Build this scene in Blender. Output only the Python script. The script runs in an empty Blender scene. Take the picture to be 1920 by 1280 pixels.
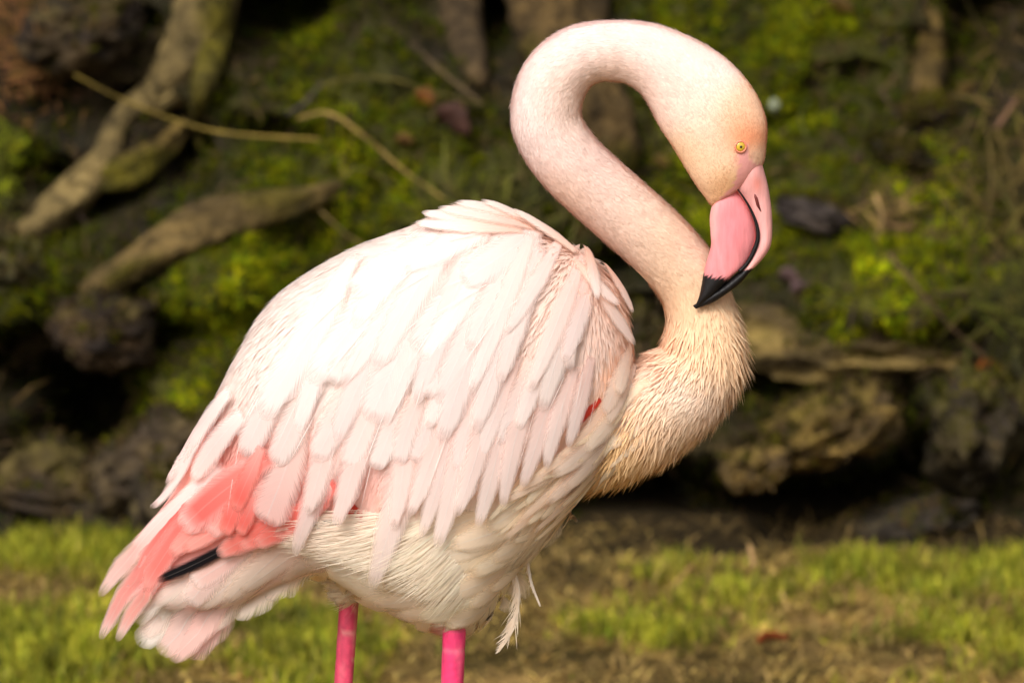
import bpy, bmesh, math, random
import numpy as np
from mathutils import Vector, Matrix
from mathutils.bvhtree import BVHTree

# ------------------------------------------------------------------ camera, world, sun, exposure
scn = bpy.context.scene
col = scn.collection
rng = np.random.default_rng(7)
random.seed(7)
S = 0.0005                       # metres per photo pixel at the bird
DIST, PITCH = 6.0, math.radians(8.0)
C0 = np.array([0.0, 0.0, 0.885])
VD = np.array([0.0, math.cos(PITCH), -math.sin(PITCH)])
UP = np.array([0.0, math.sin(PITCH), math.cos(PITCH)])
CAM = C0 - DIST * VD
cam_d = bpy.data.cameras.new('camera')
cam = bpy.data.objects.new('camera', cam_d); col.objects.link(cam)
cam.location = CAM; cam.rotation_euler = (math.pi / 2 - PITCH, 0, 0)
cam_d.sensor_width = 36; cam_d.lens = 36 * DIST / (1920 * S)
cam_d.clip_start = 0.1; cam_d.clip_end = 500
cam_d.dof.use_dof = True; cam_d.dof.focus_distance = DIST - 0.06; cam_d.dof.aperture_fstop = 9.0
scn.camera = cam

SUN_POS = Vector((-0.27, -0.66, 0.66)).normalized()
w = bpy.data.worlds.new('World'); scn.world = w; w.use_nodes = True
wn = w.node_tree; bg = wn.nodes['Background']
sky = wn.nodes.new('ShaderNodeTexSky'); sky.sky_type = 'NISHITA'; sky.sun_disc = False
sky.sun_elevation = math.asin(SUN_POS.z); sky.sun_rotation = math.atan2(SUN_POS.x, SUN_POS.y)
sky.air_density = 0.7; sky.dust_density = 6.0; sky.ozone_density = 0.3
hs = wn.nodes.new('ShaderNodeHueSaturation'); hs.inputs['Saturation'].default_value = 0.25
wn.links.new(sky.outputs[0], hs.inputs['Color']); wn.links.new(hs.outputs[0], bg.inputs['Color'])
bg.inputs['Strength'].default_value = 0.145
sun_d = bpy.data.lights.new('sun', 'SUN'); sun = bpy.data.objects.new('sun', sun_d); col.objects.link(sun)
sun_d.energy = 1.85; sun_d.angle = math.radians(24); sun_d.color = (1.0, 0.965, 0.925)
sun.rotation_euler = SUN_POS.to_track_quat('Z', 'Y').to_euler(); sun.location = (-3, -2, 6)
vs = scn.view_settings
scn.display_settings.display_device = 'sRGB'
vs.view_transform = 'Standard'; vs.look = 'None'; vs.gamma = 1; vs.use_curve_mapping = False
vs.exposure = 0.08
scn.cycles.transparent_max_bounces = 16
scn.cycles.max_bounces = 6

# ------------------------------------------------------------------ helpers
def ray_dir(px, py):
    px = np.asarray(px, float); py = np.asarray(py, float)
    d = DIST * VD + ((px - 960) * S)[..., None] * np.array([1., 0, 0]) + ((640 - py) * S)[..., None] * UP
    return d
def P(px, py, y=0.0):
    """point of the upright plane Y = y seen at a photo pixel"""
    d = ray_dir(px, py)
    k = (np.asarray(y, float) - CAM[1]) / d[..., 1]
    return CAM + d * k[..., None]
def to_px(p):
    q = np.asarray(p) - CAM
    dep = q @ VD
    return 960 + q[..., 0] / dep * DIST / S, 640 - (q @ UP) / dep * DIST / S
def lin(c):
    c = np.asarray(c, float) / 255.0
    return np.where(c <= 0.04045, c / 12.92, ((c + 0.055) / 1.055) ** 2.4)
def norm(v):
    return v / np.maximum(np.linalg.norm(v, axis=-1, keepdims=True), 1e-9)
def sstep(a, b, x):
    t = np.clip((np.asarray(x, float) - a) / (b - a), 0, 1); return t * t * (3 - 2 * t)

def _hash(ix, iy, iz, seed):
    h = (ix.astype(np.uint32) * np.uint32(374761393) + iy.astype(np.uint32) * np.uint32(668265263)
         + iz.astype(np.uint32) * np.uint32(2147483647 - 1274126177) + np.uint32(seed * 97 + 13))
    h = (h ^ (h >> np.uint32(13))) * np.uint32(1274126177)
    h = h ^ (h >> np.uint32(16))
    return (h & np.uint32(0xFFFFFF)).astype(float) / 0xFFFFFF
def vnoise(p, seed=0):
    p = np.asarray(p, float); i = np.floor(p).astype(np.int64); f = p - i; f = f * f * (3 - 2 * f)
    r = 0
    for dx in (0, 1):
        for dy in (0, 1):
            for dz in (0, 1):
                wgt = (f[..., 0] if dx else 1 - f[..., 0]) * (f[..., 1] if dy else 1 - f[..., 1]) * (f[..., 2] if dz else 1 - f[..., 2])
                r = r + wgt * _hash(i[..., 0] + dx, i[..., 1] + dy, i[..., 2] + dz, seed)
    return r * 2 - 1
def fbm(p, oct=4, seed=0, gain=0.5):
    p = np.asarray(p, float); a, s, r = 1.0, 0.0, 0
    for k in range(oct):
        r = r + a * vnoise(p, seed + k); s += a; a *= gain; p = p * 2.03 + 7.7
    return r / s
def ridged(p, oct=4, seed=0):
    p = np.asarray(p, float); a, s, r = 1.0, 0.0, 0
    for k in range(oct):
        r = r + a * (1 - 2 * np.abs(vnoise(p, seed + k))); s += a; a *= 0.5; p = p * 2.03 + 3.1
    return r / s
def catmull(pts, n):
    pts = np.asarray(pts, float)
    q = np.vstack([2 * pts[0] - pts[1], pts, 2 * pts[-1] - pts[-2]])
    t = np.linspace(0, len(pts) - 1, n); i = np.minimum(t.astype(int), len(pts) - 2); f = (t - i)[:, None]
    a, b, c, d = q[i], q[i + 1], q[i + 2], q[i + 3]
    return 0.5 * ((2 * b) + (c - a) * f + (2 * a - 5 * b + 4 * c - d) * f ** 2 + (3 * b - a - 3 * c + d) * f ** 3)

def make_mesh(name, v, faces, mat, parent=None, cols=None, vec=None, normals=None, smooth=True):
    """faces: list of index arrays (n,k)"""
    me = bpy.data.meshes.new(name)
    v = np.asarray(v, np.float32)
    me.vertices.add(len(v)); me.vertices.foreach_set('co', v.ravel())
    idx = np.concatenate([np.asarray(f, np.int32).ravel() for f in faces])
    tot = np.concatenate([np.full(len(f), np.asarray(f).shape[1], np.int32) for f in faces])
    st = np.concatenate([[0], np.cumsum(tot)[:-1]]).astype(np.int32)
    me.loops.add(len(idx)); me.loops.foreach_set('vertex_index', idx)
    me.polygons.add(len(tot)); me.polygons.foreach_set('loop_start', st); me.polygons.foreach_set('loop_total', tot)
    me.update(calc_edges=True)
    me.polygons.foreach_set('use_smooth', np.full(len(tot), smooth))
    if cols is not None:
        a = me.attributes.new('col', 'FLOAT_COLOR', 'POINT')
        c4 = np.ones((len(v), 4), np.float32); c4[:, :3] = cols; a.data.foreach_set('color', c4.ravel())
    if vec is not None:
        a = me.attributes.new('fuv', 'FLOAT_VECTOR', 'POINT'); a.data.foreach_set('vector', np.asarray(vec, np.float32).ravel())
    if normals is not None:
        me.normals_split_custom_set_from_vertices(np.asarray(normals, np.float32))
    if mat: me.materials.append(mat)
    o = bpy.data.objects.new(name, me); col.objects.link(o)
    if parent is not None: o.parent = parent
    return o
def tag(o, label=None, cat=None, group=None, kind=None):
    if label: o['label'] = label
    if cat: o['category'] = cat
    if group: o['group'] = group
    if kind: o['kind'] = kind
    return o
def empty(name, loc, label, cat, group=None):
    o = bpy.data.objects.new(name, None); col.objects.link(o); o.location = loc
    o.empty_display_size = 0.05
    bpy.context.view_layer.update()
    return tag(o, label, cat, group)
def adopt(o, root):
    """parent a mesh given in world coordinates to a root"""
    o.parent = root; o.matrix_parent_inverse = Matrix.Translation(root.location).inverted()
    return o
def ring_faces(n, m, cap=True):
    i = np.arange(n - 1)[:, None]; j = np.arange(m)[None, :]
    a = i * m + j; b = i * m + (j + 1) % m
    q = np.stack([a, b, b + m, a + m], -1).reshape(-1, 4)
    return q
def tube(path, rad, sides=12, noise=None, flat=None):
    """closed tube round a path; returns v, faces"""
    path = np.asarray(path, float); n = len(path)
    t = norm(np.gradient(path, axis=0))
    up = np.tile(np.array([0.13, -0.95, 0.3]), (n, 1))
    b = norm(np.cross(t, up)); c = np.cross(b, t)
    th = np.linspace(0, 2 * math.pi, sides, endpoint=False)
    r = np.asarray(rad, float)[:, None] * np.ones((n, sides))
    if noise is not None: r = r * noise(path, th)
    v = path[:, None] + r[..., None] * (np.cos(th)[None, :, None] * b[:, None] + np.sin(th)[None, :, None] * c[:, None])
    v = np.concatenate([v.reshape(-1, 3), path[:1], path[-1:]])
    f = ring_faces(n, sides)
    j = np.arange(sides)
    c1 = np.stack([np.full(sides, n * sides), (j + 1) % sides, j], -1)
    c2 = np.stack([np.full(sides, n * sides + 1), (n - 1) * sides + j, (n - 1) * sides + (j + 1) % sides], -1)
    return v, [f, np.concatenate([c1, c2])]
def loft(secs, n=60, m=40, e=2.0):
    """secs rows: ax, ay, bx, by (photo pixels of the two edges), half depth px, mid Y (m)"""
    q = catmull(secs, n)
    A = P(q[:, 0], q[:, 1], q[:, 5]); B = P(q[:, 2], q[:, 3], q[:, 5])
    th = np.linspace(0, 2 * math.pi, m, endpoint=False)
    cs = np.sign(np.cos(th)) * np.abs(np.cos(th)) ** (2 / e); sn = np.sign(np.sin(th)) * np.abs(np.sin(th)) ** (2 / e)
    v = ((A + B) / 2)[:, None] + cs[None, :, None] * ((B - A) / 2)[:, None] \
        + sn[None, :, None] * (np.maximum(q[:, 4], 1) * S)[:, None, None] * np.array([0, -1., 0])
    v = np.concatenate([v.reshape(-1, 3), ((A + B) / 2)[:1], ((A + B) / 2)[-1:]])
    j = np.arange(m)
    c1 = np.stack([np.full(m, n * m), (j + 1) % m, j], -1)
    c2 = np.stack([np.full(m, n * m + 1), (n - 1) * m + j, (n - 1) * m + (j + 1) % m], -1)
    return v, [ring_faces(n, m), np.concatenate([c1, c2])]
def blades(p, n, t, L, W, lift, c0, c1, name, mat, parent=None, nblend=0.8, curl=0.0, twist=None, njit=0.0, nvec=None):
    """soft narrow blades rooted at p lying along t, raised by lift along n (all arrays)"""
    k = len(p); L = np.broadcast_to(L, k)[:, None]; W = np.broadcast_to(W, k)[:, None]; lift = np.broadcast_to(lift, k)[:, None]
    t = norm(t - n * np.sum(t * n, -1, keepdims=True))
    s = np.cross(n, t)
    if twist is not None:
        s = norm(s * np.cos(twist)[:, None] + n * np.sin(twist)[:, None])
    d0 = norm(t + n * lift); d1 = norm(t + n * (lift - curl))
    mid = p + d0 * L * 0.5; tip = mid + d1 * L * 0.5
    v = np.stack([p - s * W * 0.35, p + s * W * 0.35, mid - s * W * 0.5, mid + s * W * 0.5, tip], 1).reshape(-1, 3)
    b = np.arange(k)[:, None] * 5
    q = b + np.array([[0, 2, 3, 1]]); tr = b + np.array([[2, 4, 3]])
    cc = np.stack([c0, c0, c0 * .5 + c1 * .5, c0 * .5 + c1 * .5, c1], 1).reshape(-1, 3)
    if nblend is None: return make_mesh(name, v, [q, tr], mat, parent, cols=cc)
    fn = norm(n - d0 * np.sum(n * d0, -1, keepdims=True)) if twist is None else norm(np.cross(d0, s))
    nn = norm(n * nblend + fn * (1 - nblend) + njit * rng.normal(size=(k, 3)) + (0 if nvec is None else nvec)); nn = np.repeat(nn, 5, 0)
    return make_mesh(name, v, [q, tr], mat, parent, cols=cc, normals=nn)
def sample_surface(co, tri, count, r):
    a, b, c = co[tri[:, 0]], co[tri[:, 1]], co[tri[:, 2]]
    ar = np.linalg.norm(np.cross(b - a, c - a), axis=1)
    i = r.choice(len(tri), count, p=ar / ar.sum())
    u, v = r.random(count), r.random(count); fl = u + v > 1; u[fl], v[fl] = 1 - u[fl], 1 - v[fl]
    return i, u, v
def mesh_arrays(me):
    me.calc_loop_triangles()
    co = np.empty(len(me.vertices) * 3, np.float32); me.vertices.foreach_get('co', co)
    no = np.empty(len(me.vertices) * 3, np.float32); me.vertices.foreach_get('normal', no)
    tri = np.empty(len(me.loop_triangles) * 3, np.int32); me.loop_triangles.foreach_get('vertices', tri)
    return co.reshape(-1, 3).astype(float), no.reshape(-1, 3).astype(float), tri.reshape(-1, 3)

# ------------------------------------------------------------------ materials
def mat_col(name, rough=0.8, spec=0.3, nscale=60, namt=0.3, bump=0.3, bscale=None, trans=0.0, coat=0.0, dist=0.003, stretch=None, detail=6):
    """base colour from the mesh's own pigment attribute, broken up by noise, with fine relief"""
    m = bpy.data.materials.new(name); m.use_nodes = True; nt = m.node_tree; N = nt.nodes; Lk = nt.links
    b = N['Principled BSDF']; b.inputs['Roughness'].default_value = rough; b.inputs['Specular IOR Level'].default_value = spec
    b.inputs['Coat Weight'].default_value = coat
    at = N.new('ShaderNodeAttribute'); at.attribute_name = 'col'
    tc = N.new('ShaderNodeTexCoord'); mp = N.new('ShaderNodeMapping')
    if stretch: mp.inputs['Scale'].default_value = stretch
    Lk.new(tc.outputs['Object'], mp.inputs['Vector'])
    nz = N.new('ShaderNodeTexNoise'); nz.inputs['Scale'].default_value = nscale; nz.inputs['Detail'].default_value = detail
    nz.inputs['Roughness'].default_value = 0.6
    Lk.new(mp.outputs[0], nz.inputs['Vector'])
    mr = N.new('ShaderNodeMapRange'); mr.inputs[1].default_value = 0.3; mr.inputs[2].default_value = 0.7
    mr.inputs[3].default_value = 1 - namt; mr.inputs[4].default_value = 1 + namt
    Lk.new(nz.outputs['Fac'], mr.inputs[0])
    mx = N.new('ShaderNodeMix'); mx.data_type = 'RGBA'; mx.blend_type = 'MULTIPLY'; mx.inputs[0].default_value = 1
    Lk.new(at.outputs['Color'], mx.inputs[6]); Lk.new(mr.outputs[0], mx.inputs[7]); Lk.new(mx.outputs[2], b.inputs['Base Color'])
    if bump:
        nb = N.new('ShaderNodeTexNoise'); nb.inputs['Scale'].default_value = bscale or nscale * 2; nb.inputs['Detail'].default_value = 6
        Lk.new(mp.outputs[0], nb.inputs['Vector'])
        bp = N.new('ShaderNodeBump'); bp.inputs['Strength'].default_value = bump; bp.inputs['Distance'].default_value = dist
        Lk.new(nb.outputs['Fac'], bp.inputs['Height']); Lk.new(bp.outputs[0], b.inputs['Normal'])
    if trans:
        tr = N.new('ShaderNodeBsdfTranslucent'); Lk.new(mx.outputs[2], tr.inputs['Color'])
        ms = N.new('ShaderNodeMixShader'); ms.inputs[0].default_value = trans
        out = N['Material Output']
        Lk.new(b.outputs[0], ms.inputs[1]); Lk.new(tr.outputs[0], ms.inputs[2]); Lk.new(ms.outputs[0], out.inputs['Surface'])
    return m

def mat_feather(name='feather_vane', fringe=0.5):
    m = bpy.data.materials.new(name); m.use_nodes = True; nt = m.node_tree; N = nt.nodes; Lk = nt.links
    b = N['Principled BSDF']; b.inputs['Roughness'].default_value = 0.75; b.inputs['Specular IOR Level'].default_value = 0.2
    def M(op, a, c=None, d=None, clamp=False):
        n = N.new('ShaderNodeMath'); n.operation = op; n.use_clamp = clamp
        for k, x in enumerate((a, c, d)):
            if x is None: continue
            if isinstance(x, (int, float)): n.inputs[k].default_value = x
            else: Lk.new(x, n.inputs[k])
        return n.outputs[0]
    at = N.new('ShaderNodeAttribute'); at.attribute_name = 'col'
    uv = N.new('ShaderNodeAttribute'); uv.attribute_name = 'fuv'
    sp = N.new('ShaderNodeSeparateXYZ'); Lk.new(uv.outputs['Vector'], sp.inputs[0])
    u, v, r = sp.outputs
    au = M('ABSOLUTE', u)
    barb = M('ADD', M('MULTIPLY', v, 60.0), M('MULTIPLY', au, -14.0))
    cb = N.new('ShaderNodeCombineXYZ'); Lk.new(barb, cb.inputs[0]); Lk.new(M('ADD', M('MULTIPLY', u, 0.8), M('MULTIPLY', r, 57.0)), cb.inputs[1])
    nz = N.new('ShaderNodeTexNoise'); nz.noise_dimensions = '2D'; nz.inputs['Scale'].default_value = 1.0; nz.inputs['Detail'].default_value = 3
    Lk.new(cb.outputs[0], nz.inputs['Vector']); n = nz.outputs['Fac']
    shaft = M('SUBTRACT', 1.0, M('MULTIPLY', au, 16.0), clamp=True)
    mr = M('ADD', M('MULTIPLY', n, 0.12), 0.94)
    mx = N.new('ShaderNodeMix'); mx.data_type = 'RGBA'; mx.blend_type = 'MULTIPLY'; mx.inputs[0].default_value = 1
    Lk.new(at.outputs['Color'], mx.inputs[6]); Lk.new(mr, mx.inputs[7])
    mx2 = N.new('ShaderNodeMix'); mx2.data_type = 'RGBA'; Lk.new(M('MULTIPLY', shaft, 0.35), mx2.inputs[0])
    Lk.new(mx.outputs[2], mx2.inputs[6]); vm = N.new('ShaderNodeVectorMath'); vm.operation = 'MULTIPLY_ADD'; vm.inputs[1].default_value = (1.15, 1.15, 1.15); vm.inputs[2].default_value = (.26, .24, .22)
    Lk.new(mx.outputs[2], vm.inputs[0]); vn_ = N.new('ShaderNodeVectorMath'); vn_.operation = 'MINIMUM'; vn_.inputs[1].default_value = (.93, .9, .88)
    Lk.new(vm.outputs[0], vn_.inputs[0]); Lk.new(vn_.outputs[0], mx2.inputs[7])
    Lk.new(mx2.outputs[2], b.inputs['Base Color'])
    h = M('ADD', n, M('MULTIPLY', shaft, 0.9))
    bp = N.new('ShaderNodeBump'); bp.inputs['Strength'].default_value = 0.22; bp.inputs['Distance'].default_value = 0.0008
    Lk.new(h, bp.inputs['Height']); Lk.new(bp.outputs[0], b.inputs['Normal'])
    tr = N.new('ShaderNodeBsdfTranslucent'); Lk.new(mx2.outputs[2], tr.inputs['Color'])
    ms = N.new('ShaderNodeMixShader'); ms.inputs[0].default_value = 0.35
    Lk.new(b.outputs[0], ms.inputs[1]); Lk.new(tr.outputs[0], ms.inputs[2])
    # loose barbs: the vane thins out in strands at its edge and its tip
    e = M('MAXIMUM', M('MAXIMUM', au, M('MULTIPLY', M('SUBTRACT', v, 0.80), 5.2)), M('MULTIPLY', M('SUBTRACT', 0.16, v), 8.0))
    ed = M('DIVIDE', M('SUBTRACT', e, M('ADD', 1.0 - fringe - 0.22, M('MULTIPLY', n, 0.55))), fringe, clamp=True)
    tp = N.new('ShaderNodeBsdfTransparent'); m2 = N.new('ShaderNodeMixShader'); Lk.new(ed, m2.inputs[0])
    Lk.new(ms.outputs[0], m2.inputs[1]); Lk.new(tp.outputs[0], m2.inputs[2])
    Lk.new(m2.outputs[0], N['Material Output'].inputs['Surface'])
    return m

M_soil = mat_col('soil', 0.95, 0.1, 22, 0.45, 0.8, 60, dist=0.02)
M_rock = mat_col('rock', 0.85, 0.2, 26, 0.5, 0.9, 40, dist=0.02)
M_root = mat_col('root_bark', 0.85, 0.2, 42, 0.75, 1.0, 60, dist=0.02)
M_moss = mat_col('moss', 0.9, 0.15, 30, 0.35, 0, trans=0.45)
M_grass = mat_col('grass', 0.7, 0.3, 30, 0.25, 0, trans=0.45)
M_twig = mat_col('twig', 0.85, 0.2, 80, 0.3, 0.4)
M_leaf = mat_col('leaf', 0.7, 0.3, 80, 0.3, 0.4, trans=0.2)
M_body = mat_col('body_plumage', 0.85, 0.12, 160, 0.05, 0.25, 300, dist=0.002)
M_down = mat_col('down', 0.85, 0.1, 120, 0.05, 0, trans=0.38)
M_plume = mat_col('plume_down', 0.85, 0.1, 120, 0.03, 0, trans=0.10)
M_fuzz = mat_col('fuzz', 0.9, 0.05, 120, 0.02, 0, trans=0.6)
M_bill = mat_col('bill_horn', 0.5, 0.35, 70, 0.16, 0.5, 110, dist=0.0014, coat=0.0, stretch=(2.2, 1, .45))
M_leg = mat_col('leg_skin', 0.5, 0.35, 110, 0.14, 0.35, 160, dist=0.0015)
M_eye = mat_col('eye', 0.12, 0.5, 300, 0.05, 0, coat=0.6)
M_feather = mat_feather()

# ------------------------------------------------------------------ ground
def ground_z(x, y):
    p = np.stack([np.asarray(x, float) * 1.7, np.asarray(y, float) * 1.7, np.zeros_like(x, dtype=float)], -1)
    near = np.exp(-((np.asarray(x) / 6) ** 2 + (np.asarray(y) / 6) ** 2))
    base = 0.09 * sstep(0.8, 3.6, y)
    foot = sstep(0.0, 1.0, np.hypot(np.asarray(x) + 0.1, np.asarray(y)) - 0.25)
    return base + (0.022 * fbm(p, 3, 3) + .018 * fbm(p * 4, 2, 4) * near) * near * foot + 0.10 * fbm(p * 0.12, 2, 9) * sstep(6, 20, np.hypot(x, y))
gx = np.unique(np.concatenate([np.linspace(-1.6, 1.6, 161), np.linspace(-6, 6, 61), np.linspace(-80, 80, 41)]).round(4))
gy = np.unique(np.concatenate([np.linspace(2.0, 3.8, 91), np.linspace(-2, 4, 61), np.linspace(-80, 80, 41)]).round(4))
GX, GY = np.meshgrid(gx, gy)
gv = np.stack([GX, GY, ground_z(GX, GY)], -1).reshape(-1, 3)
ii, jj = np.meshgrid(np.arange(len(gy) - 1), np.arange(len(gx) - 1), indexing='ij'); k0 = (ii * len(gx) + jj).ravel()
gf = np.stack([k0, k0 + 1, k0 + 1 + len(gx), k0 + len(gx)], -1)
gn = fbm(gv * 4.0, 3, 21)[:, None]
gc = lin((146, 118, 70)) * (0.9 + 0.5 * gn) * sstep(-.6, .4, gn) + lin((60, 50, 20)) * (1 - sstep(-.6, .4, gn))
_w = sstep(3.0, 3.3, gv[:, 1] + .12 * fbm(gv * 5, 2, 23))[:, None] * sstep(9, 6, gv[:, 1])[:, None]; gc = gc * (1 - _w) + lin((50, 40, 22)) * (1 + .6 * gn) * _w  # darker towards the bank foot: shade of the hollow painted into the soil colour
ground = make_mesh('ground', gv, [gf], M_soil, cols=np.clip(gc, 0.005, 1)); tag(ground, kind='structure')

# ------------------------------------------------------------------ mossy bank behind
YB = 3.7
def bump(px, py, cx, cy, rx, ry, rot=0, hard=1.0):
    a = math.radians(rot); dx, dy = px - cx, py - cy
    u = (dx * math.cos(a) + dy * math.sin(a)) / rx; v = (-dx * math.sin(a) + dy * math.cos(a)) / ry
    return np.exp(-(u * u + v * v) ** hard)
bx = np.unique(np.concatenate([np.linspace(-1.7, 1.7, 560), np.linspace(-8, 8, 130)]).round(5))
bz = np.unique(np.concatenate([np.linspace(-0.1, 1.15, 230), np.linspace(-0.1, 2.4, 60)]).round(5))
BX, BZ = np.meshgrid(bx, bz)
_pt = np.stack([BX, np.full_like(BX, YB), BZ], -1); BPX, BPY = to_px(_pt)
lean = 3.42 + 1.25 * sstep(-0.3, 1.6, BZ) * 1.1 + 0.5 * np.maximum(BZ - 1.2, 0) * 3
q = np.stack([BX, BZ * 1.0, BX * 0 + 0.3], -1)
disp = 0.11 * fbm(q * 2.2, 4, 31) + 0.10 * ridged(q * np.array([4., 6., 4.]) + fbm(q * 3, 2, 5)[..., None] * 0.7, 5, 41) + 0.035 * ridged(q * 17 + fbm(q * 9, 2, 6)[..., None] * .5, 3, 47) + 0.02 * fbm(q * 34, 3, 51)
CAV = [  # dark hollows: px, py, rx, ry, rot, depth
    (510, 90, 110, 80, 0, .40), (160, 820, 110, 110, 35, .45), (40, 700, 90, 60, 0, .35), (270, 660, 110, 35, -10, .28), (920, 95, 45, 60, 0, .28),
    (1500, 950, 230, 50, -4, .42), (1180, 930, 170, 70, 5, .42), (1650, 760, 60, 110, 10, .30), (1500, 700, 120, 26, -4, .20), (1740, 880, 70, 90, 0, .22),
    (1895, 60, 90, 80, 0, .35), (1840, 190, 70, 60, 0, .2), (190, 100, 70, 28, 10, .22), (1890, 1060, 40, 70, 0, .3), (130, 930, 120, 28, 20, .12), (260, 250, 70, 26, 15, .15),
    (330, 340, 50, 50, 0, .18), (1420, 730, 90, 50, 0, .22), (1215, 620, 60, 40, 0, .22), (130, 440, 110, 30, -25, .18), (520, 300, 90, 30, 0, .1), (1500, 280, 60, 18, 0, .12), (760, 40, 60, 40, 0, .12),
    (1530, 30, 200, 30, 0, .12), (1160, 530, 90, 30, 0, .1), (60, 380, 90, 30, 0, .15)]
for cx, cy, rx, ry, ro, dep in CAV:
    disp = disp - 1.35 * dep * bump(BPX, BPY, cx, cy, rx, ry, ro, 1.6)
for cx, cy, rx, ry, ro, h in [(400, 540, 110, 90, 0, .10), (1640, 560, 230, 70, 5, .12), (720, 260, 180, 120, 0, .07), (1700, 400, 200, 90, 0, .06), (60, 90, 80, 110, 0, .1), (1050, 60, 100, 150, 0, .05), (270, 800, 80, 100, 30, .06)]:
    disp = disp + h * bump(BPX, BPY, cx, cy, rx, ry, ro)
BY = lean - disp
bv = np.stack([BX, BY, BZ], -1).reshape(-1, 3)
nbx = len(bx); ii, jj = np.meshgrid(np.arange(len(bz) - 1), np.arange(nbx - 1), indexing='ij'); k0 = (ii * nbx + jj).ravel()
bf = np.stack([k0, k0 + 1, k0 + 1 + nbx, k0 + nbx], -1)
# flat top running back from the crest
top = bv[-nbx:].copy(); top2 = top.copy(); top2[:, 1] = 60; top2[:, 2] = 2.6
bv2 = np.concatenate([bv, top2]); ti = np.arange(nbx - 1)
tf = np.stack([(len(bz) - 1) * nbx + ti, (len(bz) - 1) * nbx + ti + 1, len(bv) + ti + 1, len(bv) + ti], -1)
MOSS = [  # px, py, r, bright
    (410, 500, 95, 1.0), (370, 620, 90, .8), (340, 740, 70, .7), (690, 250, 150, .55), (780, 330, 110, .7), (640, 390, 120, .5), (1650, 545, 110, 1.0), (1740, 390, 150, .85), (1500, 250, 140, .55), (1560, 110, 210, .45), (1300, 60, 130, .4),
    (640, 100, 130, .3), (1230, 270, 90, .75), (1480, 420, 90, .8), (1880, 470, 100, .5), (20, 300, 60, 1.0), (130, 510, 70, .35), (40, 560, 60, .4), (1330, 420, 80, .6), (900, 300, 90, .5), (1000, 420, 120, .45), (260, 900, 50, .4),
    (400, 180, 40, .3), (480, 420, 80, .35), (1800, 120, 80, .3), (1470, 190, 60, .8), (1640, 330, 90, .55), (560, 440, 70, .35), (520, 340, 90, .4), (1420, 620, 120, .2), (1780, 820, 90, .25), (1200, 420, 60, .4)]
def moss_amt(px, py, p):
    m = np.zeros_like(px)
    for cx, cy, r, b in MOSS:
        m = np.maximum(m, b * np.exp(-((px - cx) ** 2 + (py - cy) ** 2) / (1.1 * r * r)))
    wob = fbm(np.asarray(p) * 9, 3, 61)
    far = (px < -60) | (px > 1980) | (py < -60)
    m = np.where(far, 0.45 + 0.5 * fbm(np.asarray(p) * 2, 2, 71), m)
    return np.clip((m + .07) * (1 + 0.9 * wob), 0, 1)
fpx, fpy = to_px(bv2)
mo = moss_amt(fpx, fpy, bv2)[:, None]
tone = fbm(bv2 * 6, 3, 81)[:, None]
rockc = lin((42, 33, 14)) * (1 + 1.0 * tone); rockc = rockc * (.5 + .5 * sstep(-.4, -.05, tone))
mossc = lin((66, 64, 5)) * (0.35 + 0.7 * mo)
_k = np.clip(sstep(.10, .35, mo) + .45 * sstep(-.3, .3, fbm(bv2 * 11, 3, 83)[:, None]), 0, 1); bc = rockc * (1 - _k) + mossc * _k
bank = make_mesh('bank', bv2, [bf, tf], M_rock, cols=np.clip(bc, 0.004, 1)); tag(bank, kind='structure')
b_co, b_no, b_tri = mesh_arrays(bank.data)
BANK = BVHTree.FromPolygons([tuple(x) for x in b_co], [tuple(t) for t in b_tri.tolist()])
def bank_hit(px, py, off=0.0):
    d = ray_dir(px, py); d = d / np.linalg.norm(d)
    h = BANK.ray_cast(Vector(CAM), Vector(d))
    p = np.array(h[0]) if h[0] is not None else P(px, py, YB)
    return p - d * off
PXB = S * (DIST + YB) / DIST          # metres per pixel at the bank

# rocks, each one its own
def ico(sub):
    bm = bmesh.new(); bmesh.ops.create_icosphere(bm, subdivisions=sub, radius=1)
    v = np.array([x.co[:] for x in bm.verts]); f = np.array([[y.index for y in x.verts] for x in bm.faces]); bm.free(); return v, f
ICO5, ICOF5 = ico(5); ICO3, ICOF3 = ico(3)
def rock(px, py, rx, ry, rot, depth, sink, label, c, seed, mossy=0.4, name='rock', sharp=0.22):
    p0 = bank_hit(px, py, sink)
    v = ICO5.copy()
    d = v * (1 + 1.7 * sharp * fbm(v * 1.3 + seed, 3, seed)[:, None] + 0.26 * ridged(v * 2.4 + seed * 3, 5, seed + 5)[:, None] + 0.08 * fbm(v * 9, 3, seed + 7)[:, None])
    d = d + .22 * np.stack([fbm(v * 1.9 + seed * 1.3, 3, seed + 11), fbm(v * 1.9 + seed * 2.1, 3, seed + 12), fbm(v * 1.9 + seed * .7, 3, seed + 13)], -1)
    a = math.radians(-rot); R = np.array([[math.cos(a), 0, -math.sin(a)], [0, 1, 0], [math.sin(a), 0, math.cos(a)]])
    w_ = (d * np.array([rx * PXB, depth, ry * PXB])) @ R.T + p0
    n = norm(d); tone = fbm(v * 3 + seed, 3, seed + 9)[:, None]
    cc = (lin(c) * (.5 + .5 * sstep(-.2, .3, tone)) + lin((92, 76, 72)) * .25 * sstep(.1, .4, -tone)) * .62 * (1 + 0.8 * tone)
    mm = sstep(0.1, 0.7, n[:, 2:3] * 0.6 + tone * 0.9 + mossy - 0.35) * min(1, mossy * 2)
    cc = cc * (1 - mm) + lin((70, 66, 9)) * mm
    o = make_mesh(name, w_, [ICOF5], M_rock, cols=np.clip(cc, .004, 1)); tag(o, label, 'rock')
    return o
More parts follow.
